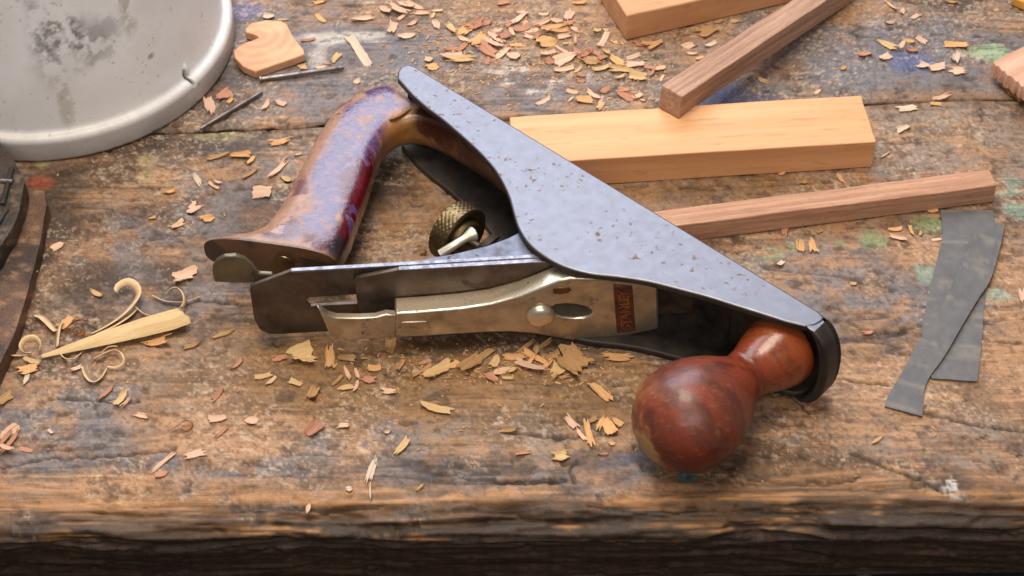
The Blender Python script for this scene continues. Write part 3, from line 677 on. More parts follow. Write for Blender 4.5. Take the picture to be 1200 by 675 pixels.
# ------------------------------------------------------------------ boards and sticks (local x runs along the grain)
def board(name, P, Uv, Vv, Hh, mat, label, cat='board', group=None, bev=.0005, warp=.00018, zoff=None):
    """box from its near lower left corner P; Uv the long edge, Vv the horizontal short edge, Hh the height"""
    P, Uv, Vv = np.array(P), np.array(Uv), np.array(Vv); L = np.linalg.norm(Uv); X_ = Uv/L
    Vv = Vv - X_*(Vv@X_); Wd = np.linalg.norm(Vv); Y_ = Vv/Wd; Z_ = np.cross(X_, Y_)
    if Z_[2] < 0: Z_ = -Z_
    nu, nv, nw = max(6, int(L/.004)), 5, 4; bm = bmesh.new()
    bmesh.ops.create_grid(bm, x_segments=1, y_segments=1, size=.5); bm.clear()
    g = {}
    def vert(i, j, k):
        if (i, j, k) not in g:
            x, y, z = L*i/nu, Wd*j/nv, Hh*k/nw
            q = random.gauss(0, 1)*warp*.35
            q2 = (vn(np.array([x*60+P[0]*50]), np.array([y*90+z*70+P[1]*40]), 9)[0]-.5)*warp*2
            g[i, j, k] = bm.verts.new((x + (random.gauss(0, warp) if i in (0, nu) else 0), y+q2*(1 if j in (0, nv) else 0), z+(q2+q*.3)*(1 if k == nw else 0)))
        return g[i, j, k]
    def quad(*v): bm.faces.new([vert(*q) for q in v])
    for i in range(nu):
        for j in range(nv): quad((i, j, 0), (i, j+1, 0), (i+1, j+1, 0), (i+1, j, 0)); quad((i, j, nw), (i+1, j, nw), (i+1, j+1, nw), (i, j+1, nw))
        for k in range(nw): quad((i, 0, k), (i+1, 0, k), (i+1, 0, k+1), (i, 0, k+1)); quad((i, nv, k), (i, nv, k+1), (i+1, nv, k+1), (i+1, nv, k))
    for j in range(nv):
        for k in range(nw): quad((0, j, k), (0, j, k+1), (0, j+1, k+1), (0, j+1, k)); quad((nu, j, k), (nu, j+1, k), (nu, j+1, k+1), (nu, j, k+1))
    bmesh.ops.recalc_face_normals(bm, faces=bm.faces)
    me = bpy.data.meshes.new(name); bm.to_mesh(me); bm.free(); o = link(name, me, mat, None, True, 35)
    if isinstance(mat, (list, tuple)): pass
    o.matrix_world = Matrix(((X_[0], Y_[0], Z_[0], P[0]), (X_[1], Y_[1], Z_[1], P[1]), (X_[2], Y_[2], Z_[2], P[2]), (0, 0, 0, 1)))
    bevel(o, bev, 2, 50); return props(o, label, cat, group)
M_pale = wood_mat('pale_planed_wood', lin(228, 176, 128), lin(210, 154, 106), lin(192, 132, 90), (4, 90, 90), .5, .3, .0, .35)
M_wal = wood_mat('sawn_pinkish_hardwood', lin(206, 160, 130), lin(160, 115, 90), lin(224, 186, 160), (14, 330, 330), .8, .9, .06, .6)
M_wal2 = wood_mat('sawn_greyish_hardwood', lin(198, 160, 136), lin(146, 110, 90), lin(216, 186, 164), (14, 330, 330), .8, .9, .06, .6)
M_off = wood_mat('tan_offcut_wood', lin(218, 166, 124), lin(188, 138, 98), lin(166, 118, 80), (7, 60, 60), .6, .3, .0, .3)
ZO = .0004
hb = .0205
Pn = at(1027, 166, hb); Pn2 = at(604, 192.5, hb); Pf = at(1020, 111, hb)
board('pale_board', (Pn2[0], Pn2[1], ZO), [Pn[0]-Pn2[0], Pn[1]-Pn2[1], 0], [Pf[0]-Pn[0], Pf[1]-Pn[1], 0], hb-ZO, M_pale, 'pale yellow planed board lying behind the hand plane under the slanting stick')
hs = .0138
Pn = at(1168.5, 217, hs); Pn2 = at(738, 272, hs); Pf = at(1163, 197.6, hs)
board('square_stick', (Pn2[0], Pn2[1], ZO), [Pn[0]-Pn2[0], Pn[1]-Pn2[1], 0], [Pf[0]-Pn[0], Pf[1]-Pn[1], 0], hs-ZO, M_wal, 'pinkish square stick lying flat on the bench in front of the pale board', 'stick', 'square hardwood sticks')
P1 = at(795, 139, hb+.0007); P2 = at(1000, 0.5, .0008)
dv = P2-P1; wv = np.array([-dv[1], dv[0], 0]); wv = wv/np.linalg.norm(wv)*.0150
board('square_stick', P1, dv, wv, .0160, M_wal2, 'greyish square stick leaning with one end propped on the pale board', 'stick', 'square hardwood sticks')
P1 = at(733, 48, 0); P2 = at(929, 3, 0); P3 = at(708, 0, 0); dv = (P2-P1)/np.linalg.norm(P2-P1)*.17; wv = P3-P1; wv = wv/np.linalg.norm(wv)*.07
board('offcut_block', P1+np.array([0, 0, ZO]), dv, wv, .0195, M_off, 'thick tan offcut block lying beyond the wood chips next to the slanting stick', 'wood block', bev=.0008)
def slab(name, px, z, t, mat, label, cat, ang=0, group=None, bev=.0005, extra_pts=0):
    loop = np.array([at(x, y, z) for x, y in px]); c = loop.mean(0); c[2] = z-t
    ca, sn = math.cos(ang), math.sin(ang); Rm = np.array([[ca, -sn, 0], [sn, ca, 0], [0, 0, 1]])
    L = (loop-c)@Rm
    o = prism(name, [(q[0], q[1], 0) for q in L], (0, 0, t), mat, None, bev=bev, origin=np.zeros(3))
    o.location = c; o.rotation_euler[2] = ang; return props(o, label, cat, group)
M_rings = None
def rings_mat():
    m, nt, b = new_mat('end_grain_scrap'); v = coords(nt)
    nz = N(nt, 'ShaderNodeTexNoise', Scale=60, Detail=3); nt.links.new(v, nz.inputs['Vector'])
    w = N(nt, 'ShaderNodeTexWave', wave_type='RINGS', rings_direction='Z', Scale=42, Distortion=3.5, Detail=2); w.inputs['Detail Scale'].default_value = 1.2
    mp = N(nt, 'ShaderNodeMapping'); mp.inputs['Location'].default_value = (.006, -.006, 0); nt.links.new(v, mp.inputs[0]); nt.links.new(mp.outputs[0], w.inputs['Vector'])
    c = mixc(nt, mapr(nt, w.outputs['Fac'], .1, .9, 0, .35), lin(212, 160, 124), lin(176, 118, 84)); c = mixc(nt, mapr(nt, nz.outputs['Fac'], .5, .7, 0, .6), c, lin(222, 178, 138))
    nt.links.new(c, b.inputs['Base Color']); b.inputs['Roughness'].default_value = .7; bump(nt, b, w.outputs['Fac'], .2, .0004); return m
slab('wood_scrap', [(287, 33), (294, 27), (312, 23), (329, 24), (336, 27.5), (342, 40), (350, 51), (355.5, 57), (357, 63), (345, 68), (322, 75.5), (299, 84), (284, 77), (275, 67), (273.5, 59), (285, 50.5), (297, 46.5), (303, 44), (302, 41.5), (288, 37.5)], .0062, .0058, rings_mat(), 'rounded pinkish wood scrap with a notch, beside the white bucket', 'wood scrap', 0, None, .0007)
br = slab('broken_board', [(1164, 72), (1172, 67.5), (1200, 54), (1230, 40), (1290, 75), (1240, 118), (1216, 108), (1205, 105), (1200, 100.5), (1197, 101.5), (1194, 95), (1191, 96), (1186, 89.5), (1180, 88), (1178, 83), (1174, 82.5), (1171, 77.5), (1167, 77)], .016, .010, wood_mat('pink_split_wood', lin(224, 184, 160), lin(190, 140, 112), lin(236, 204, 184), (10, 120, 120), .7, .5, 0), 'pinkish split board end with jagged splinters', 'broken board', math.radians(35))
spl = slab('splintered_underside', [(1178, 86), (1186, 84), (1205, 95), (1240, 110), (1225, 116), (1203, 110), (1196, 111), (1190, 105), (1184, 103), (1180, 97), (1174, 92)], .0065, .006, wood_mat('ochre_splinters', lin(190, 142, 78), lin(140, 98, 48), None, (12, 160, 160), .8, .6, 0), None, None, math.radians(35))
spl.parent = br; spl.matrix_parent_inverse = (Matrix.Translation(br.location) @ Matrix.Rotation(math.radians(35), 4, 'Z')).inverted()
slab('yellow_block', [(1187, -4), (1190, -16), (1225, -20), (1230, 6), (1206, 4), (1198, 1)], .0075, .0071, wood_mat('yellow_wood', lin(230, 172, 84), lin(196, 134, 56), None, (8, 100, 100), .6, .3, 0), 'small bright yellow wood block at the back corner of the bench', 'wood block', 0, None, .0012)

# leather strips
def strip(name, left, right, mat, label, zs, t=.0013, seed=0):
    n = 60
    Lp = resample(cat_rom([(x, y) for x, y in left], 6), n, False); Rp = resample(cat_rom([(x, y) for x, y in right], 6), n, False)
    zz = np.interp(np.linspace(0, 1, n), np.linspace(0, 1, len(zs)), zs); m = 12; V = []
    for i in range(n):
        for j in range(m):
            f = j/(m-1); q = Lp[i]*(1-f)+Rp[i]*f
            p = at(q[0], q[1], zz[i]); cr = (vn(np.array([i*.28+j*.05]), np.array([j*.13]), 70+seed)[0]-.5)*.0004 + (vn(np.array([i*.9]), np.array([j*.5]), 71+seed)[0]-.5)*.0004
            V.append(p+np.array([0, 0, max(cr, -.0004)]))
    V = np.array(V); Vb = V-np.array([0, 0, t]); nn = n*m; Fc = []
    for i in range(n-1):
        for j in range(m-1):
            a = i*m+j; Fc.append((a, a+1, a+m+1, a+m)); Fc.append((a+nn, a+m+nn, a+m+1+nn, a+1+nn))
    for i in range(n-1):
        for j in (0, m-1): a = i*m+j; Fc.append((a, a+m, a+m+nn, a+nn))
    for i in (0, n-1):
        for j in range(m-1): a = i*m+j; Fc.append((a, a+1, a+1+nn, a+nn))
    c = V.mean(0); c[2] = 0
    o = fix_normals(mesh(name, np.vstack([V, Vb]), Fc, mat, None, True, 50, c)); props(o, label, 'leather strip', 'grey leather strips')
    W = V.repeat(1, 0); W = np.vstack([V, Vb]); a1 = fbm(W[:, 0]*90, W[:, 1]*90, 4, 500+seed); a2 = fbm(W[:, 0]*300, W[:, 1]*300, 4, 504+seed)
    st = np.tile(np.repeat(np.arange(n), m), 2); cr = sst(.62, .74, vn(st*.55, st*0., 510+seed)) 
    C = np.repeat(lin(98, 96, 98)[None], len(W), 0); C = mx3(C, lin(116, 108, 100), sst(.40, .70, a1)*.25); C = mx3(C, lin(86, 85, 88), sst(.50, .30, a1)*.2); C = mx3(C, lin(132, 124, 114), sst(.70, .78, vn(st*.55, st*0., 510+seed))*.5*sst(.3, .6, a2)); C = C*(.8+.4*a2)[:, None]
    set_col(o, C); return o
M_lea = attr_mat('grey_leather', (.5, .7), 0, 1500, .15, .3, .0003, 700, spec=.4)
strip('leather_strip', [(1102, 246), (1104, 262), (1104, 278), (1097, 308), (1088, 346), (1080, 384), (1082, 420), (1092, 443)], [(1164, 246), (1166, 262), (1166, 285), (1160, 320), (1154, 352), (1151, 393), (1148, 425), (1145, 447)], M_lea, 'shorter grey leather strip lying underneath, one end tucked under the pinkish stick', [.0018, .0018, .0017, .0017, .0018], seed=3)
strip('leather_strip', [(1152, 255), (1145, 270), (1131, 298), (1107, 351), (1083, 389), (1057, 436), (1041, 463), (1037, 476)], [(1177, 265), (1173, 286), (1161, 327), (1147, 349), (1126, 384), (1107, 417), (1085, 450), (1081, 488)], M_lea, 'long grey leather strip lying crosswise on top of the other strip', [.0030, .0045, .0042, .0040, .0038, .0026, .0018], seed=9)

# nails
M_nail = metal_mat('dull_nail_steel', lin(150, 140, 138), lin(96, 88, 86), lin(90, 64, 48), .85, (.3, .5), 120, 200)
def nail(p, q, r, label, head):
    a, b = at(*p, r+.0006), at(*q, r+.0006); d = (b-a)/np.linalg.norm(b-a); L = np.linalg.norm(b-a)
    c = (a+b)/2; c[2] = 0
    pr = ([(0, .0004), (.0003, r*1.5), (.0011, r*1.55), (.0015, r)] if head else [(0, r*.9)]) + [(L*.96, r), (L, r*.7)]
    return props(lathe('nail', pr, a, d, M_nail, None, 18, c), label, 'nail', 'nails near the round scrap')
nail((304, 93), (403, 79), .0014, 'bright headed nail lying in front of the rounded wood scrap', True)
nail((307, 108), (235, 151), .0013, 'dull headless nail lying beside the white bucket across the plank seam', False)

# old vise corner and dark slab at the left
M_grime = attr_mat('greasy_dark_wood', (.5, .75), 0, 700, .5, .8, .0010, 420, (1, 1, 1), speck=.7)
def grime_slab(name, px, z, t, label, cat, cols, seed):
    loop = [at(x, y, z) for x, y in px]
    c = np.mean(loop, 0); c[2] = 0
    bm = bmesh.new(); prism_bm(bm, [np.array([p[0], p[1], z-t]) for p in loop], (0, 0, t))
    bmesh.ops.triangulate(bm, faces=[f for f in bm.faces if len(f.verts) > 4])
    for _ in range(7):
        lg = [e for e in bm.edges if e.calc_length() > .004]
        if not lg: break
        bmesh.ops.subdivide_edges(bm, edges=lg, cuts=1); bmesh.ops.triangulate(bm, faces=[f for f in bm.faces if len(f.verts) > 3])
    bmesh.ops.recalc_face_normals(bm, faces=bm.faces); bm.normal_update()
    for v in bm.verts:
        a = np.array([v.co.x*70+v.co.z*40]); b_ = np.array([v.co.y*50-v.co.z*60])
        v.co += v.normal*float((fbm(a, b_, 4, seed)[0]-.5)*.0035)
        v.co -= Vector(c)
    me = bpy.data.meshes.new(name); bm.to_mesh(me); bm.free(); o = link(name, me, M_grime, None, True, 60); o.location = c; o['_o'] = list(c)
    W = co_of(o)+c; a1 = fbm(W[:, 0]*60, W[:, 1]*30+W[:, 2]*60, 5, seed+1, .6); a2 = fbm(W[:, 0]*260, W[:, 1]*200+W[:, 2]*200, 4, seed+3)
    C = np.repeat(cols[0][None], len(W), 0); C = mx3(C, cols[1], sst(.45, .6, a1)); C = mx3(C, cols[2], sst(.62, .70, a2)*.6); set_col(o, C*(.6+.8*a2)[:, None])
    return props(o, label, cat)
grime_slab('grimy_slab', [(12, 214), (52, 224), (56, 238), (48, 282), (34, 338), (16, 392), (-6, 440), (-60, 560), (-160, 520), (-60, 260)], .011, .0108, 'grimy dark wooden slab at the bench side beside the curled shavings', 'wood slab', (lin(98, 70, 52), lin(64, 46, 36), lin(140, 106, 78)), 600)
vise = grime_slab('bench_vise', [(-4, 160), (16, 188), (29, 214), (25, 238), (14, 268), (-4, 296), (-120, 300), (-120, 150)], .024, .0125, 'dark greasy vise jaw with a metal rod on the grimy slab below the white bucket', 'vise', (lin(66, 52, 42), lin(42, 35, 30), lin(110, 92, 76)), 640)
tube('rod', [at(3, 240, .0245), at(14, 198, .0245)], .0015, M_dark, vise, 14)
tube('bolt', [at(1, 212, .0245), at(15, 213, .0245)], .0016, M_nail, vise, 14)
tube('rod', [at(-2, 262, .0245), at(8, 246, .0245)], .0015, M_dark, vise, 14)

# ------------------------------------------------------------------ pale splinter and curled shavings
M_spl = wood_mat('fresh_pale_wood', lin(226, 198, 152), lin(206, 172, 122), lin(170, 132, 86), (10, 420, 420), .7, .8, .05)
ctr = [(49, 417, .0012), (70, 411, .002), (100, 402, .0034), (135, 392, .0046), (170, 382, .0056), (200, 374, .0058), (218, 368, .0056)]
P = cat_rom([at(x, y, r+.001) for x, y, r in ctr], 6); Rr = np.interp(np.linspace(0, 1, len(P)), np.linspace(0, 1, 7), [.0008, .0017, .003, .0042, .0052, .0055, .0048])
sp = tube('wood_splinter', P, Rr, M_spl, None, 8, np.array([*at(140, 392)[:2], 0]), .35)
sp_a = math.atan2(*(at(218, 368)-at(49, 417))[[1, 0]]); sp.data.transform(Matrix.Rotation(-sp_a, 4, 'Z')); sp.rotation_euler[2] = sp_a
xm = max(v.co.x for v in sp.data.vertices)
for v in sp.data.vertices:
    if v.co.x > xm-.004: v.co.x += random.uniform(-.003, .0025)
    v.co.z *= .8
props(sp, 'long pale tapered splinter lying among the curled shavings', 'wood splinter')
M_curl = wood_mat('pale_shaving', lin(232, 204, 164), lin(210, 174, 130), None, (200, 200, 200), .6, .2, .08)
M_curl2 = wood_mat('brown_shaving', lin(184, 122, 66), lin(150, 96, 50), None, (60, 60, 60), .6, .2, .08)
def ribbon(path, wd, label, mat=M_curl, lean=.55, z0=.0015, taper=True):
    wd *= 1.35
    Pp = []
    for q in path: Pp.append(at(q[0], q[1], z0 + (q[2] if len(q) > 2 else 0)))
    P = cat_rom(Pp, 7); n = len(P); V = []
    for i in range(n):
        t = P[min(i+1, n-1)]-P[max(i-1, 0)]; t /= np.linalg.norm(t)+1e-9
        side = np.cross(t, (0, 0, 1.)); side /= np.linalg.norm(side)+1e-9
        w = wd*(1 if not taper else .35+.65*math.sin(math.pi*min(1, max(0, (i+.5)/n)))**.5)
        d = np.array([0, 0, 1])*math.cos(lean)+side*math.sin(lean)
        V += [P[i]-d*w*.2, P[i]+d*w*.4, P[i]+d*w*.8]
    V = np.array(V); V[:, 2] = np.maximum(V[:, 2], .0006)
    Fc = [(i*3+j, i*3+j+1, i*3+j+4, i*3+j+3) for i in range(n-1) for j in (0, 1)]
    c = V.mean(0); c[2] = 0
    o = mesh('wood_shaving', V, Fc, mat, None, True, None, c); s = o.modifiers.new('t', 'SOLIDIFY'); s.thickness = .00035; s.offset = 0
    return props(o, label, 'wood shaving', 'curled shavings')
ribbon([(106, 391, 0), (122, 383, 0), (140, 371, .001), (153, 358, .003), (160, 346, .004), (157, 337, .005), (149, 333, .005), (140, 337, .004), (137, 343, .003)], .0034, 'broad pale shaving curling over just behind the splinter', lean=.9)
ribbon([(112, 391, 0), (132, 382, 0), (150, 370, 0), (160, 360, 0)], .003, 'straight pale shaving strip tucked along the splinter', lean=1.0)
ribbon([(158, 357, .002), (163, 363, .001), (172, 369, 0), (184, 371, 0)], .0018, 'thin bowed shaving bridging the broad curl and the splinter')
ribbon([(179, 346, 0), (192, 352, 0), (206, 354, 0), (220, 353, 0), (234, 347, 0)], .0022, 'pale bowed shaving past the thick end of the splinter', lean=.7)
ribbon([(193, 346, .002), (200, 339, .005), (209, 338, .006), (216, 345, .006), (217, 355, .004), (211, 364, .001)], .0022, 'thin looped shaving standing at the thick end of the splinter')
ribbon([(45, 412, .001), (46, 404, .004), (40, 398, .006), (31, 400, .006), (26, 407, .004), (29, 413, .001), (37, 414, 0)], .0026, 'small round curl of shaving by the splinter tip')
ribbon([(10, 407, .003), (12, 414, .001), (20, 416, 0), (33, 415, 0)], .0026, 'grey shaving end lying against the grimy slab', lean=.9)
ribbon([(66, 407, 0), (66, 397, 0), (68, 385, .001), (73, 375, .002)], .0026, 'upright forked shaving behind the splinter tip', lean=.8)
ribbon([(41, 369, .001), (50, 371, .001), (58, 378, .001), (66, 388, .001)], .0030, 'flat pale shaving end lying behind the forked shaving', lean=1.1)
ribbon([(71, 414, 0), (77, 420, .001), (86, 421, .001), (95, 414, 0)], .0018, 'thin hooked shaving just under the splinter tip')
ribbon([(109, 421, 0), (119, 416, .001), (132, 411, .002), (142, 413, .004), (147, 421, .004), (144, 429, .002), (135, 433, 0), (125, 431, 0)], .0020, 'large thin looped shaving in front of the splinter')
ribbon([(118, 414, .001), (127, 407, .003), (138, 406, .003)], .0014, 'fine shaving thread arching over the large loop')
ribbon([(98, 430, 0), (102, 440, 0), (109, 447, 0), (117, 443, 0), (124, 432, .001)], .0024, 'crescent shaving in front of the large loop', lean=.8)
ribbon([(76, 387, 0), (84, 379, .002), (94, 375, .003), (106, 377, .002), (114, 383, .001)], .0024, 'brown arched shaving behind the middle of the splinter', M_curl2)
ribbon([(88, 392, .001), (86, 386, .003), (92, 383, .004), (99, 387, .003), (97, 393, .001), (91, 394, 0)], .0016, 'tiny brown ring of shaving behind the splinter', M_curl2)
ribbon([(200, 504, 0), (209, 498, .001), (216, 493, .002), (224, 494, .003), (225, 501, .002), (219, 506, .001), (212, 503, .0005)], .0014, 'thin ring shaving on bare bench below the splinter', M_curl2)
ribbon([(37, 327, .001), (41, 321, .002), (44, 318, .001)], .0016, 'tiny pale shaving fleck beside the grimy slab')
ribbon([(484, 293, 0), (490, 288, .002), (497, 290, .002), (499, 296, .001), (492, 298, 0)], .0018, 'thin loose shaving ring beside the knurled wheel of the plane', M_curl2)
ribbon([(456, 140, .036), (464, 137, .036), (472, 132, .036), (480, 127, .034), (487, 121, .032)], .0030, 'yellowish shaving stuck between the handle base and the iron', M_curl2, lean=.9)

# ------------------------------------------------------------------ loose wood chips
CM = {
 'Y': ('pale yellow', wood_mat('chip_pale_yellow', lin(228, 196, 146), lin(206, 166, 116), lin(178, 136, 88), (45, 1100, 1100), .75, .9, .08)),
 'O': ('orange tan', wood_mat('chip_orange_tan', lin(234, 186, 132), lin(212, 156, 102), lin(240, 202, 154), (45, 1100, 1100), .75, .9, .10)),
 'P': ('pinkish', wood_mat('chip_pinkish', lin(228, 192, 166), lin(206, 164, 136), lin(180, 136, 110), (45, 1300, 1300), .72, .5, .10)),
 'R': ('reddish brown', wood_mat('chip_reddish', lin(196, 142, 114), lin(164, 112, 88), lin(212, 164, 136), (45, 1300, 1300), .75, .5, .12)),
 'T': ('dull brown', wood_mat('chip_dull_brown', lin(190, 150, 104), lin(156, 116, 76), lin(208, 170, 122), (45, 1300, 1300), .75, .5, .12)),
 'W': ('whitish', wood_mat('chip_whitish', lin(222, 202, 180), lin(196, 170, 144), lin(168, 138, 110), (45, 1300, 1300), .75, .5, .06)),
}
CH_ = '''
513,435,36,14,20,Y 495,434,28,4,30,T 531,428,14,8,25,O 552,426,30,18,40,T 567,417,25,10,40,T 580,423,17,12,60,Y 589,434,30,9,15,P 576,442,14,11,-45,R 600,435,14,5,20,Y 595,443,14,4,0,Y
603,418,26,9,-5,O 627,419,32,8,-30,O 622,424,12,6,60,O 629,411,12,9,80,T 623,432,40,7,-15,P 653,433,22,19,70,Y 672,424,38,32,-35,T 650,417,26,9,35,T 666,408,18,7,10,R 614,408,26,5,35,T 636,405,22,5,30,T
724,419,32,9,2,O 704,460,32,11,-38,O 510,478,40,10,-15,Y 472,522,25,9,45,Y 598,504,24,5,5,T 670,495,20,9,-45,P 681,509,18,5,-50,P 690,509,28,9,-75,O 704,495,18,7,65,O 713,500,22,15,-50,O 723,495,16,8,-30,O
695,492,14,6,20,T 657,534,20,13,5,Y 613,531,20,5,5,R 717,520,8,5,20,Y 706,532,14,3,0,R 353,417,28,24,10,Y 386,419,26,13,90,O 406,418,22,9,-5,T 439,430,18,9,5,O 329,419,18,7,10,R 407,436,17,6,-65,P
419,438,14,5,-65,P 396,445,18,4,42,T 404,453,18,8,5,Y 417,452,14,6,70,P 432,444,18,9,-5,R 346,448,18,7,-20,Y 366,461,14,12,60,T 456,458,18,7,0,P 457,406,18,15,90,T 470,427,14,6,60,T 368,502,20,16,50,R
402,499,14,7,0,P 454,504,9,5,20,P 436,549,30,10,78,W 434,576,20,3,-85,W 409,572,8,7,10,W 492,571,12,4,45,T 361,595,14,6,85,P 142,467,22,9,60,Y 149,472,16,4,50,P 125,461,18,5,40,R 254,462,18,7,50,R
165,487,16,6,-15,P 229,532,24,10,12,P 190,542,30,5,38,P 189,554,18,8,20,R 261,505,18,4,40,R 255,490,22,8,10,P 295,492,14,12,30,P 6,468,18,12,40,T 10,507,26,12,40,P 4,518,30,6,60,R 12,520,30,6,60,R 30,526,20,6,-10,R 8,527,24,6,-15,P
59,505,8,4,-30,P 113,344,16,6,-25,Y 183,401,32,9,8,O 215,324,28,16,10,P 33,432,22,12,10,O 30,443,12,7,80,W 38,424,22,6,-15,Y 77,379,20,12,40,O 90,432,16,6,20,P 224,405,20,6,20,T 262,391,24,5,20,T 278,427,18,5,45,R
308,440,22,7,15,Y 317,446,16,6,40,P 68,288,16,10,35,P 256,183,26,5,12,T 281,182,26,8,4,O 295,187,12,6,45,O 231,210,16,8,-55,W 251,217,16,4,-30,P 256,214,12,4,-10,P 293,203,22,5,35,T 326,197,28,8,50,P
329,165,24,9,15,O 335,208,16,8,-20,Y 307,225,24,17,0,P 199,224,14,6,10,O 225,242,16,14,40,P 243,255,14,10,20,O 208,263,15,8,35,P 178,255,10,4,10,O 349,180,10,4,20,P 245,124,22,14,-70,P 262,112,18,13,30,R 270,118,10,5,45,O
312,123,14,7,70,P 329,120,16,8,-20,P 394,67,14,8,50,Y 383,74,10,3,0,T 376,77,9,8,45,P 376,21,16,7,-45,O 421,60,50,12,-54,W 426,22,28,7,5,P 374,2,18,5,10,O 315,19,14,8,0,W 331,22,14,3,0,Y 361,46,18,4,8,R 418,95,9,6,10,P 355,78,10,8,20,Y
450,11,18,7,-20,P 466,12,26,8,-25,P 474,7,24,7,-15,P 488,8,26,7,-20,P 471,20,14,5,35,P 483,27,14,5,30,P 495,16,18,6,-10,P 508,18,8,5,60,Y 512,13,14,4,10,P 459,33,18,11,75,P 476,42,24,8,10,P 511,29,14,10,-60,P 529,34,16,8,-40,Y
547,34,22,12,30,O 556,29,24,11,20,R 568,26,16,8,0,R 561,45,26,13,40,O 543,46,14,6,-30,P 529,57,16,4,8,R 542,56,14,7,45,R 528,66,28,8,6,P 541,70,30,8,2,Y 503,70,12,8,0,P 506,78,14,10,10,O 572,58,24,15,-40,R 579,51,26,7,-30,P
582,44,22,7,-40,P 589,62,24,10,40,P 602,65,16,13,10,P 591,42,16,10,30,R 582,35,14,6,10,P 611,32,20,8,20,R 600,37,14,6,-60,P 607,21,22,8,40,P 611,15,14,6,10,P 605,52,20,5,3,O 572,71,10,8,80,R 598,27,16,6,35,R
623,34,18,7,15,P 638,25,24,7,25,P 648,33,30,8,12,O 666,18,14,12,70,P 665,27,12,8,0,R 641,49,24,16,15,O 661,42,16,7,15,P 665,50,12,4,5,Y 656,38,20,5,5,O 673,33,10,5,-20,P 674,46,14,4,90,P 658,57,18,4,-30,P 642,62,20,6,15,P
663,68,28,13,20,P 643,72,12,8,10,R 661,81,26,6,10,P 677,82,14,4,35,Y 677,62,16,10,-30,R 687,63,18,8,30,R 692,71,24,13,-10,T 696,61,16,6,-20,R 706,67,12,8,10,R 681,94,12,5,0,R 681,88,12,4,-10,R 706,79,26,7,20,Y 723,70,22,11,-30,O
731,82,30,7,-8,Y 747,89,22,11,0,Y 726,91,16,4,20,Y 742,65,18,6,20,P 745,75,24,9,5,P 765,79,22,5,0,R 764,86,14,4,60,R 773,81,14,6,10,P 776,90,10,4,60,P 700,35,10,6,0,Y 710,33,8,5,-10,Y 707,46,22,8,60,P 723,47,16,5,-20,O
764,50,26,6,8,O 767,55,14,4,30,O 750,52,18,5,-10,R 711,60,8,7,0,Y 637,117,22,6,30,P 671,107,16,5,-10,P 685,117,20,10,5,O 696,111,22,6,-35,P 704,117,14,5,60,P 708,104,14,8,40,R 703,124,12,7,50,Y 669,116,10,3,45,W 733,112,22,12,-30,R
731,106,14,6,0,R 747,112,14,7,20,P 753,117,8,4,-30,P 637,15,14,4,5,P 679,3,14,5,10,O 590,3,16,6,10,R 620,42,14,6,-25,P 629,41,12,5,50,R 652,24,14,6,-10,P 616,26,12,6,60,P 828,37,22,15,20,T 808,53,16,10,20,P 832,52,18,5,25,W 810,62,14,4,-10,P 860,24,12,6,5,Y
820,68,12,5,15,O 842,25,12,4,20,T 893,92,12,6,-30,Y 958,107,12,5,30,P 1045,7,16,4,-50,P 1057,13,8,6,80,P 1042,27,14,4,5,P 1072,19,14,6,25,P 1013,63,16,8,-3,R 1037,67,14,9,25,P 1039,53,22,9,-30,Y 1056,53,14,7,50,P
1065,47,16,6,-10,O 1080,47,14,7,-30,P 1068,59,16,6,8,R 1120,53,28,8,-8,O 1119,68,14,11,65,W 1082,77,13,10,-20,W 1098,79,22,10,5,P 1123,84,18,11,5,P 989,80,10,5,20,O 1062,127,24,10,5,W 1058,151,20,8,15,W 1037,182,16,3,35,W
1102,114,24,6,20,P 1097,122,14,5,-5,O 1115,2,14,4,-10,T 985,209,12,5,-65,O 942,213,8,5,20,T 917,203,10,3,20,O 920,271,10,9,70,R 938,288,15,12,80,O 953,288,15,11,-80,O 962,270,12,4,30,T 952,273,8,4,-50,T 1049,268,18,5,0,O 1068,270,14,5,-80,O
1052,278,22,6,-12,P 1098,280,12,4,5,P 1079,272,8,4,60,O 1093,247,14,4,10,O 1000,332,8,4,0,Y 915,307,8,6,40,W 1018,390,14,5,5,R 1197,347,14,9,80,P 1028,516,16,4,30,Y 498,424,16,5,10,R 640,428,16,6,40,O 660,442,14,4,10,T 545,437,12,4,-20,R'''
def where(x, y):
    if y < 100 and 440 <= x < 520: return 'in the pinkish heap beyond the plane tail'
    if y < 100 and 520 <= x < 620: return 'in the chip drift behind the plane tail'
    if y < 100 and 620 <= x < 690: return 'in the middle of the chip drift'
    if y < 100 and 690 <= x < 790: return 'in the drift by the offcut block'
    if y < 130 and 620 <= x < 790: return 'just behind the pale board'
    if y < 100 and 790 <= x < 900: return 'between offcut block and slanting stick'
    if y < 140 and x >= 900: return 'on the blue-stained back plank'
    if y < 230 and x >= 900: return 'near the end of the pale board'
    if y < 420 and x >= 900: return 'in front of the flat pinkish stick'
    if x < 440 and y < 100: return 'around the rounded wood scrap'
    if x < 280 and y < 130: return 'tucked beside the white bucket'
    if x < 360 and y < 320: return 'between the bucket and plane handle'
    if x < 300 and y < 450: return 'around the pale splinter'
    if x < 70: return 'in the pile at the front bench corner'
    if x < 330: return 'on worn wood in front of the splinter'
    if y < 470 and x < 480: return 'in front of the plane blade'
    if y < 450 and x < 690: return 'under the lever cap of the plane'
    if 660 <= x <= 740: return 'beside the bulb of the front knob'
    return 'near the front edge of the bench'
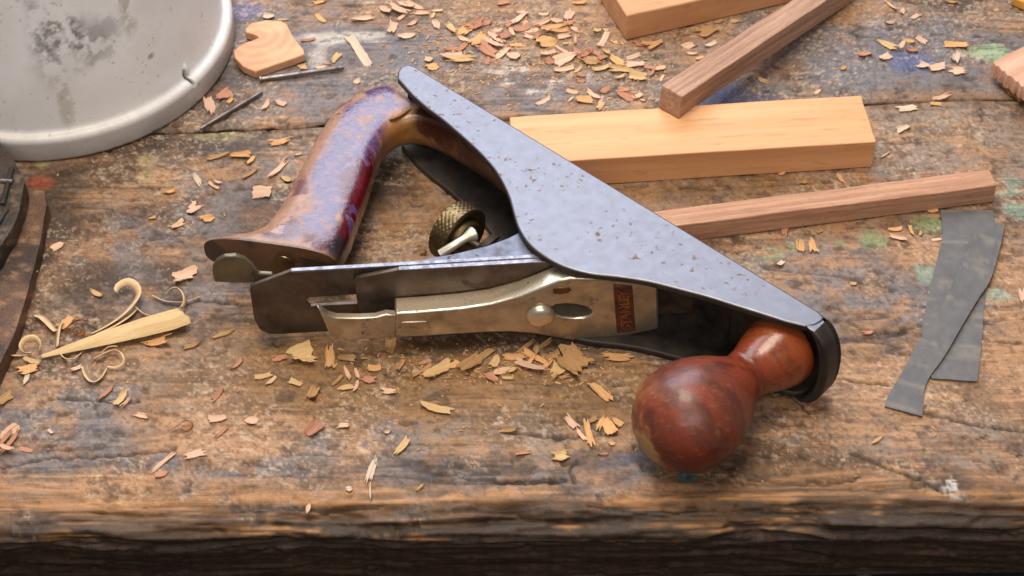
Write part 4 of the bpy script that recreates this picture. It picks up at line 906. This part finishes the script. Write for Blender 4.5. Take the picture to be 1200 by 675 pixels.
def chip(x, y, l, w, ang, c):
    k = 2.15*(.86+.28*y/675); a = math.radians(ang)
    # image length and angle to plan length and angle
    dx, dy = math.cos(a)*l/k/1000, math.sin(a)*l/k/1000/.73
    L = math.hypot(dx, dy); A_ = math.atan2(dy, dx)
    nx_, ny_ = -math.sin(a)*w/k/1000, math.cos(a)*w/k/1000/.73
    Wd = abs(-math.sin(A_)*nx_+math.cos(A_)*ny_)
    n, m = 9, 6; V = []; rid = [random.uniform(-.0003, .0004) for _ in range(m+1)]; w *= .84; Wd *= .82; L *= .9; t = random.uniform(.0003, .0007)
    curl = random.uniform(-1, 1); ccurl = random.uniform(.0, .5)*Wd*.5
    kind = random.random()
    je = random.choice((.08, .16, .26)); endj = [random.uniform(-je, je) for _ in range(m+1)]; endk = [random.uniform(-je, je) for _ in range(m+1)]; bw_ = random.uniform(-.25, .25)
    e1, e2 = (random.uniform(.75, 1.1) if random.random() < .78 else random.uniform(.1, .5) for _ in (0, 1))
    tw = random.uniform(-.5, .5)*Wd
    for s in (0, 1):
        for i in range(n+1):
            u = i/n
            for j in range(m+1):
                v = j/m-.5
                wid = (1-(1-e1)*max(0, 1-u*2.6)**1.3)*(1-(1-e2)*max(0, u*2.6-1.6)**1.3)
                px_ = (u-.5)*L + (endj[j]*L*.9 if i == 0 else 0) + (endk[j]*L*.9 if i == n else 0)
                py_ = v*Wd*wid + math.sin(u*3+curl*4)*Wd*.09 + bw_*(u-.5)*v*Wd + (random.uniform(-.06, .06)*Wd if j in (0, m) else 0)
                z = curl*L*.10*(4*(u-.5)**2-.4 if curl > 0 else -(4*(u-.5)**2)+.6) + ccurl*(4*v*v) + tw*(u-.5)*v*1.2 + rid[j]*(.5+w/24)
                V.append([px_, py_, z + (t*(.4+.6*math.cos(v*2.2)) if s else 0)])
    V = np.array(V); V[:, 2] -= V[:, 2].min()
    q = (n+1)*(m+1); Fc = []
    for i in range(n):
        for j in range(m):
            a0 = i*(m+1)+j; Fc.append((a0, a0+1, a0+m+2, a0+m+1)); Fc.append((a0+q, a0+m+1+q, a0+m+2+q, a0+1+q))
        for j in (0, m): a0 = i*(m+1)+j; Fc.append((a0, a0+m+1, a0+m+1+q, a0+q))
    for i in (0, n):
        for j in range(m): a0 = i*(m+1)+j; Fc.append((a0, a0+1, a0+1+q, a0+q))
    me = bpy.data.meshes.new('wood_chip'); me.from_pydata(V.tolist(), [], Fc); me.update()
    bm = bmesh.new(); bm.from_mesh(me); bmesh.ops.recalc_face_normals(bm, faces=bm.faces); bm.to_mesh(me); bm.free()
    o = link('wood_chip', me, CM[c][1], None, True, 45)
    P = at(x, y, .0008)
    o.location = (P[0], P[1], bench_z(P[0], P[1])+.0002); o.rotation_euler = (random.uniform(-.14, .14), random.uniform(-.08, .08), A_)
    size = 'thin sliver' if w/l < .3 else ('broad flake' if w >= 11 else 'small chip')
    if l >= 30 and w/l < .3: size = 'long sliver'
    return o, (CM[c][0], size, where(x, y)), x
items = []; placed = []
for tok in CH_.split():
    q = tok.split(','); x, y, l, w, a = map(float, q[:5])
    o, key, xx = chip(x, y, l, w, a, q[5]); lift = sum(1 for (X2, Y2, L2) in placed if (X2-x)**2+((Y2-y)*1.2)**2 < ((l+L2)*.27)**2)
    o.location.z += min(lift, 3)*.0011; placed.append((x, y, l)); items.append((o, key, xx))
ORD = ['first', 'second', 'third', 'fourth', 'fifth', 'sixth', 'seventh', 'eighth', 'ninth', 'tenth', 'eleventh', 'twelfth', 'thirteenth', 'fourteenth', 'fifteenth', 'sixteenth', 'seventeenth', 'eighteenth', 'nineteenth', 'twentieth']
by = {}
for it in items: by.setdefault(it[1], []).append(it)
for key, L in by.items():
    L.sort(key=lambda t: t[2])
    for i, (o, k, _) in enumerate(L):
        s = f'{k[0]} {k[1]} {k[2]}' if 'chip' in k[1] else f'{k[0]} wood {k[1].split()[-1]} {k[2]}'
        if k[1] == 'long sliver': s = 'long '+s
        if k[1] == 'broad flake': s = 'broad '+s
        if k[1] == 'thin sliver': s = 'thin '+s
        if len(L) == 2: s += (', the left one', ', the right one')[i]
        elif len(L) > 2: s += f', {ORD[i]} from the left'
        props(o, s, 'wood chip', 'loose wood chips on the bench')
# sawdust and tiny crumbs nobody could count
V = []; Fc = []
def crumb(x, y, s):
    P = np.array([*at(x, y)[:2], 0]); P[2] = bench_z(P[0], P[1])+.0002; a = random.uniform(0, 6.28); l = s*random.uniform(.8, 3); b = len(V)
    for sx, sy, z in ((-l, -s, 0), (l, -s*.6, .0001), (l*.8, s*.7, s*.4), (-l*.9, s, s*.5), (0, 0, s*.9)):
        V.append(P+np.array([sx*math.cos(a)-sy*math.sin(a), sx*math.sin(a)+sy*math.cos(a), z]))
    Fc.extend([(b, b+1, b+4), (b+1, b+2, b+4), (b+2, b+3, b+4), (b+3, b, b+4)])
for _ in range(1500):
    x, y = random.uniform(60, 1195), random.uniform(2, 570)
    dens = .25+1.1*math.exp(-((x-630)/170)**2-((y-60)/50)**2)+.7*math.exp(-((x-560)/200)**2-((y-430)/45)**2)+.6*math.exp(-((x-110)/90)**2-((y-420)/60)**2)
    if random.random() < dens and not (x < 285 and y < 195): crumb(x, y, random.uniform(.00016, .00055))
for _ in range(800):
    x, y = random.gauss(630, 95), random.gauss(58, 30)
    if 440 < x < 790 and 2 < y < 128 and not (x > 705 and y < 50): crumb(x, y, random.uniform(.0002, .0008))
for _ in range(260):
    x, y = random.gauss(560, 90), random.gauss(432, 16)
    if y > 408: crumb(x, y, random.uniform(.0002, .0007))
sd = mesh('sawdust', V, Fc, wood_mat('sawdust_crumbs', lin(206, 168, 122), lin(176, 130, 88), None, (200, 200, 200), .8, .1, 0), None, False, None); sd['kind'] = 'stuff'; sd['label'] = 'fine sawdust crumbs scattered over the bench'

# faint clutter on the floor under the front of the bench
M_gry = plain('dusty_grey', lin(120, 118, 104), .8)
def flo(px, z): return at(px[0], px[1], z)
for nm, px, t, lab, cat in (('stone_block', [(640, 676), (652, 669), (690, 667), (740, 669), (758, 678), (740, 740), (650, 740)], .04, 'dusty grey block on the dark floor below the bench front', 'block'),
                       ('floor_lath', [(1000, 664), (1014, 664), (1048, 700), (1034, 704)], .01, 'pale lath on the dark floor below the bench', 'lath'),):
    L = [flo(q, -.8+t+.001) for q in px]; c = np.mean(L, 0); c[2] = -.799
    props(prism(nm, [np.array([p[0], p[1], -.799]) for p in L], (0, 0, t), M_gry, None, bev=.004, origin=c), lab, cat)

# ------------------------------------------------------------------ light: a big cool opening behind and above, warm room light in front
def area(name, loc, target, sx, sy, power, col):
    l = bpy.data.lights.new(name, 'AREA'); l.shape = 'RECTANGLE'; l.size = sx; l.size_y = sy; l.energy = power; l.color = col
    o = bpy.data.objects.new(name, l); COL.objects.link(o); o.location = loc
    o.rotation_euler = (Vector(target)-Vector(loc)).to_track_quat('-Z', 'Y').to_euler(); return o
T0 = (0, .68, 0)
area('window_light', (-.35, 2.1, 1.55), T0, 1.9, 1.2, 40, (.82, .88, 1.0))
area('overhead_light', (-.15, .72, 1.7), T0, .8, .7, 25, (1.0, .88, .72))
area('room_light', (.1, -.75, 1.5), T0, 1.3, .9, 13, (1.0, .90, .80))
wd = bpy.data.worlds.new('World'); S.world = wd; wd.use_nodes = True
bg = wd.node_tree.nodes['Background']; bg.inputs[0].default_value = (.80, .80, .86, 1); bg.inputs[1].default_value = .15

# ------------------------------------------------------------------ camera and view
cam = bpy.data.cameras.new('camera'); co = bpy.data.objects.new('camera', cam); COL.objects.link(co)
co.location = CAM.tolist(); co.rotation_euler = (math.pi/2-PITCH, 0, 0); cam.sensor_width = 36; cam.lens = 36*F/1200
cam.dof.use_dof = True; cam.dof.focus_distance = .99; cam.dof.aperture_fstop = 22; cam.clip_start = .02; cam.clip_end = 50
S.camera = co
S.view_settings.view_transform = 'Standard'; S.view_settings.look = 'None'; S.view_settings.exposure = .10; S.view_settings.gamma = 1
for o in S.objects:
    if '_o' in o: del o['_o']
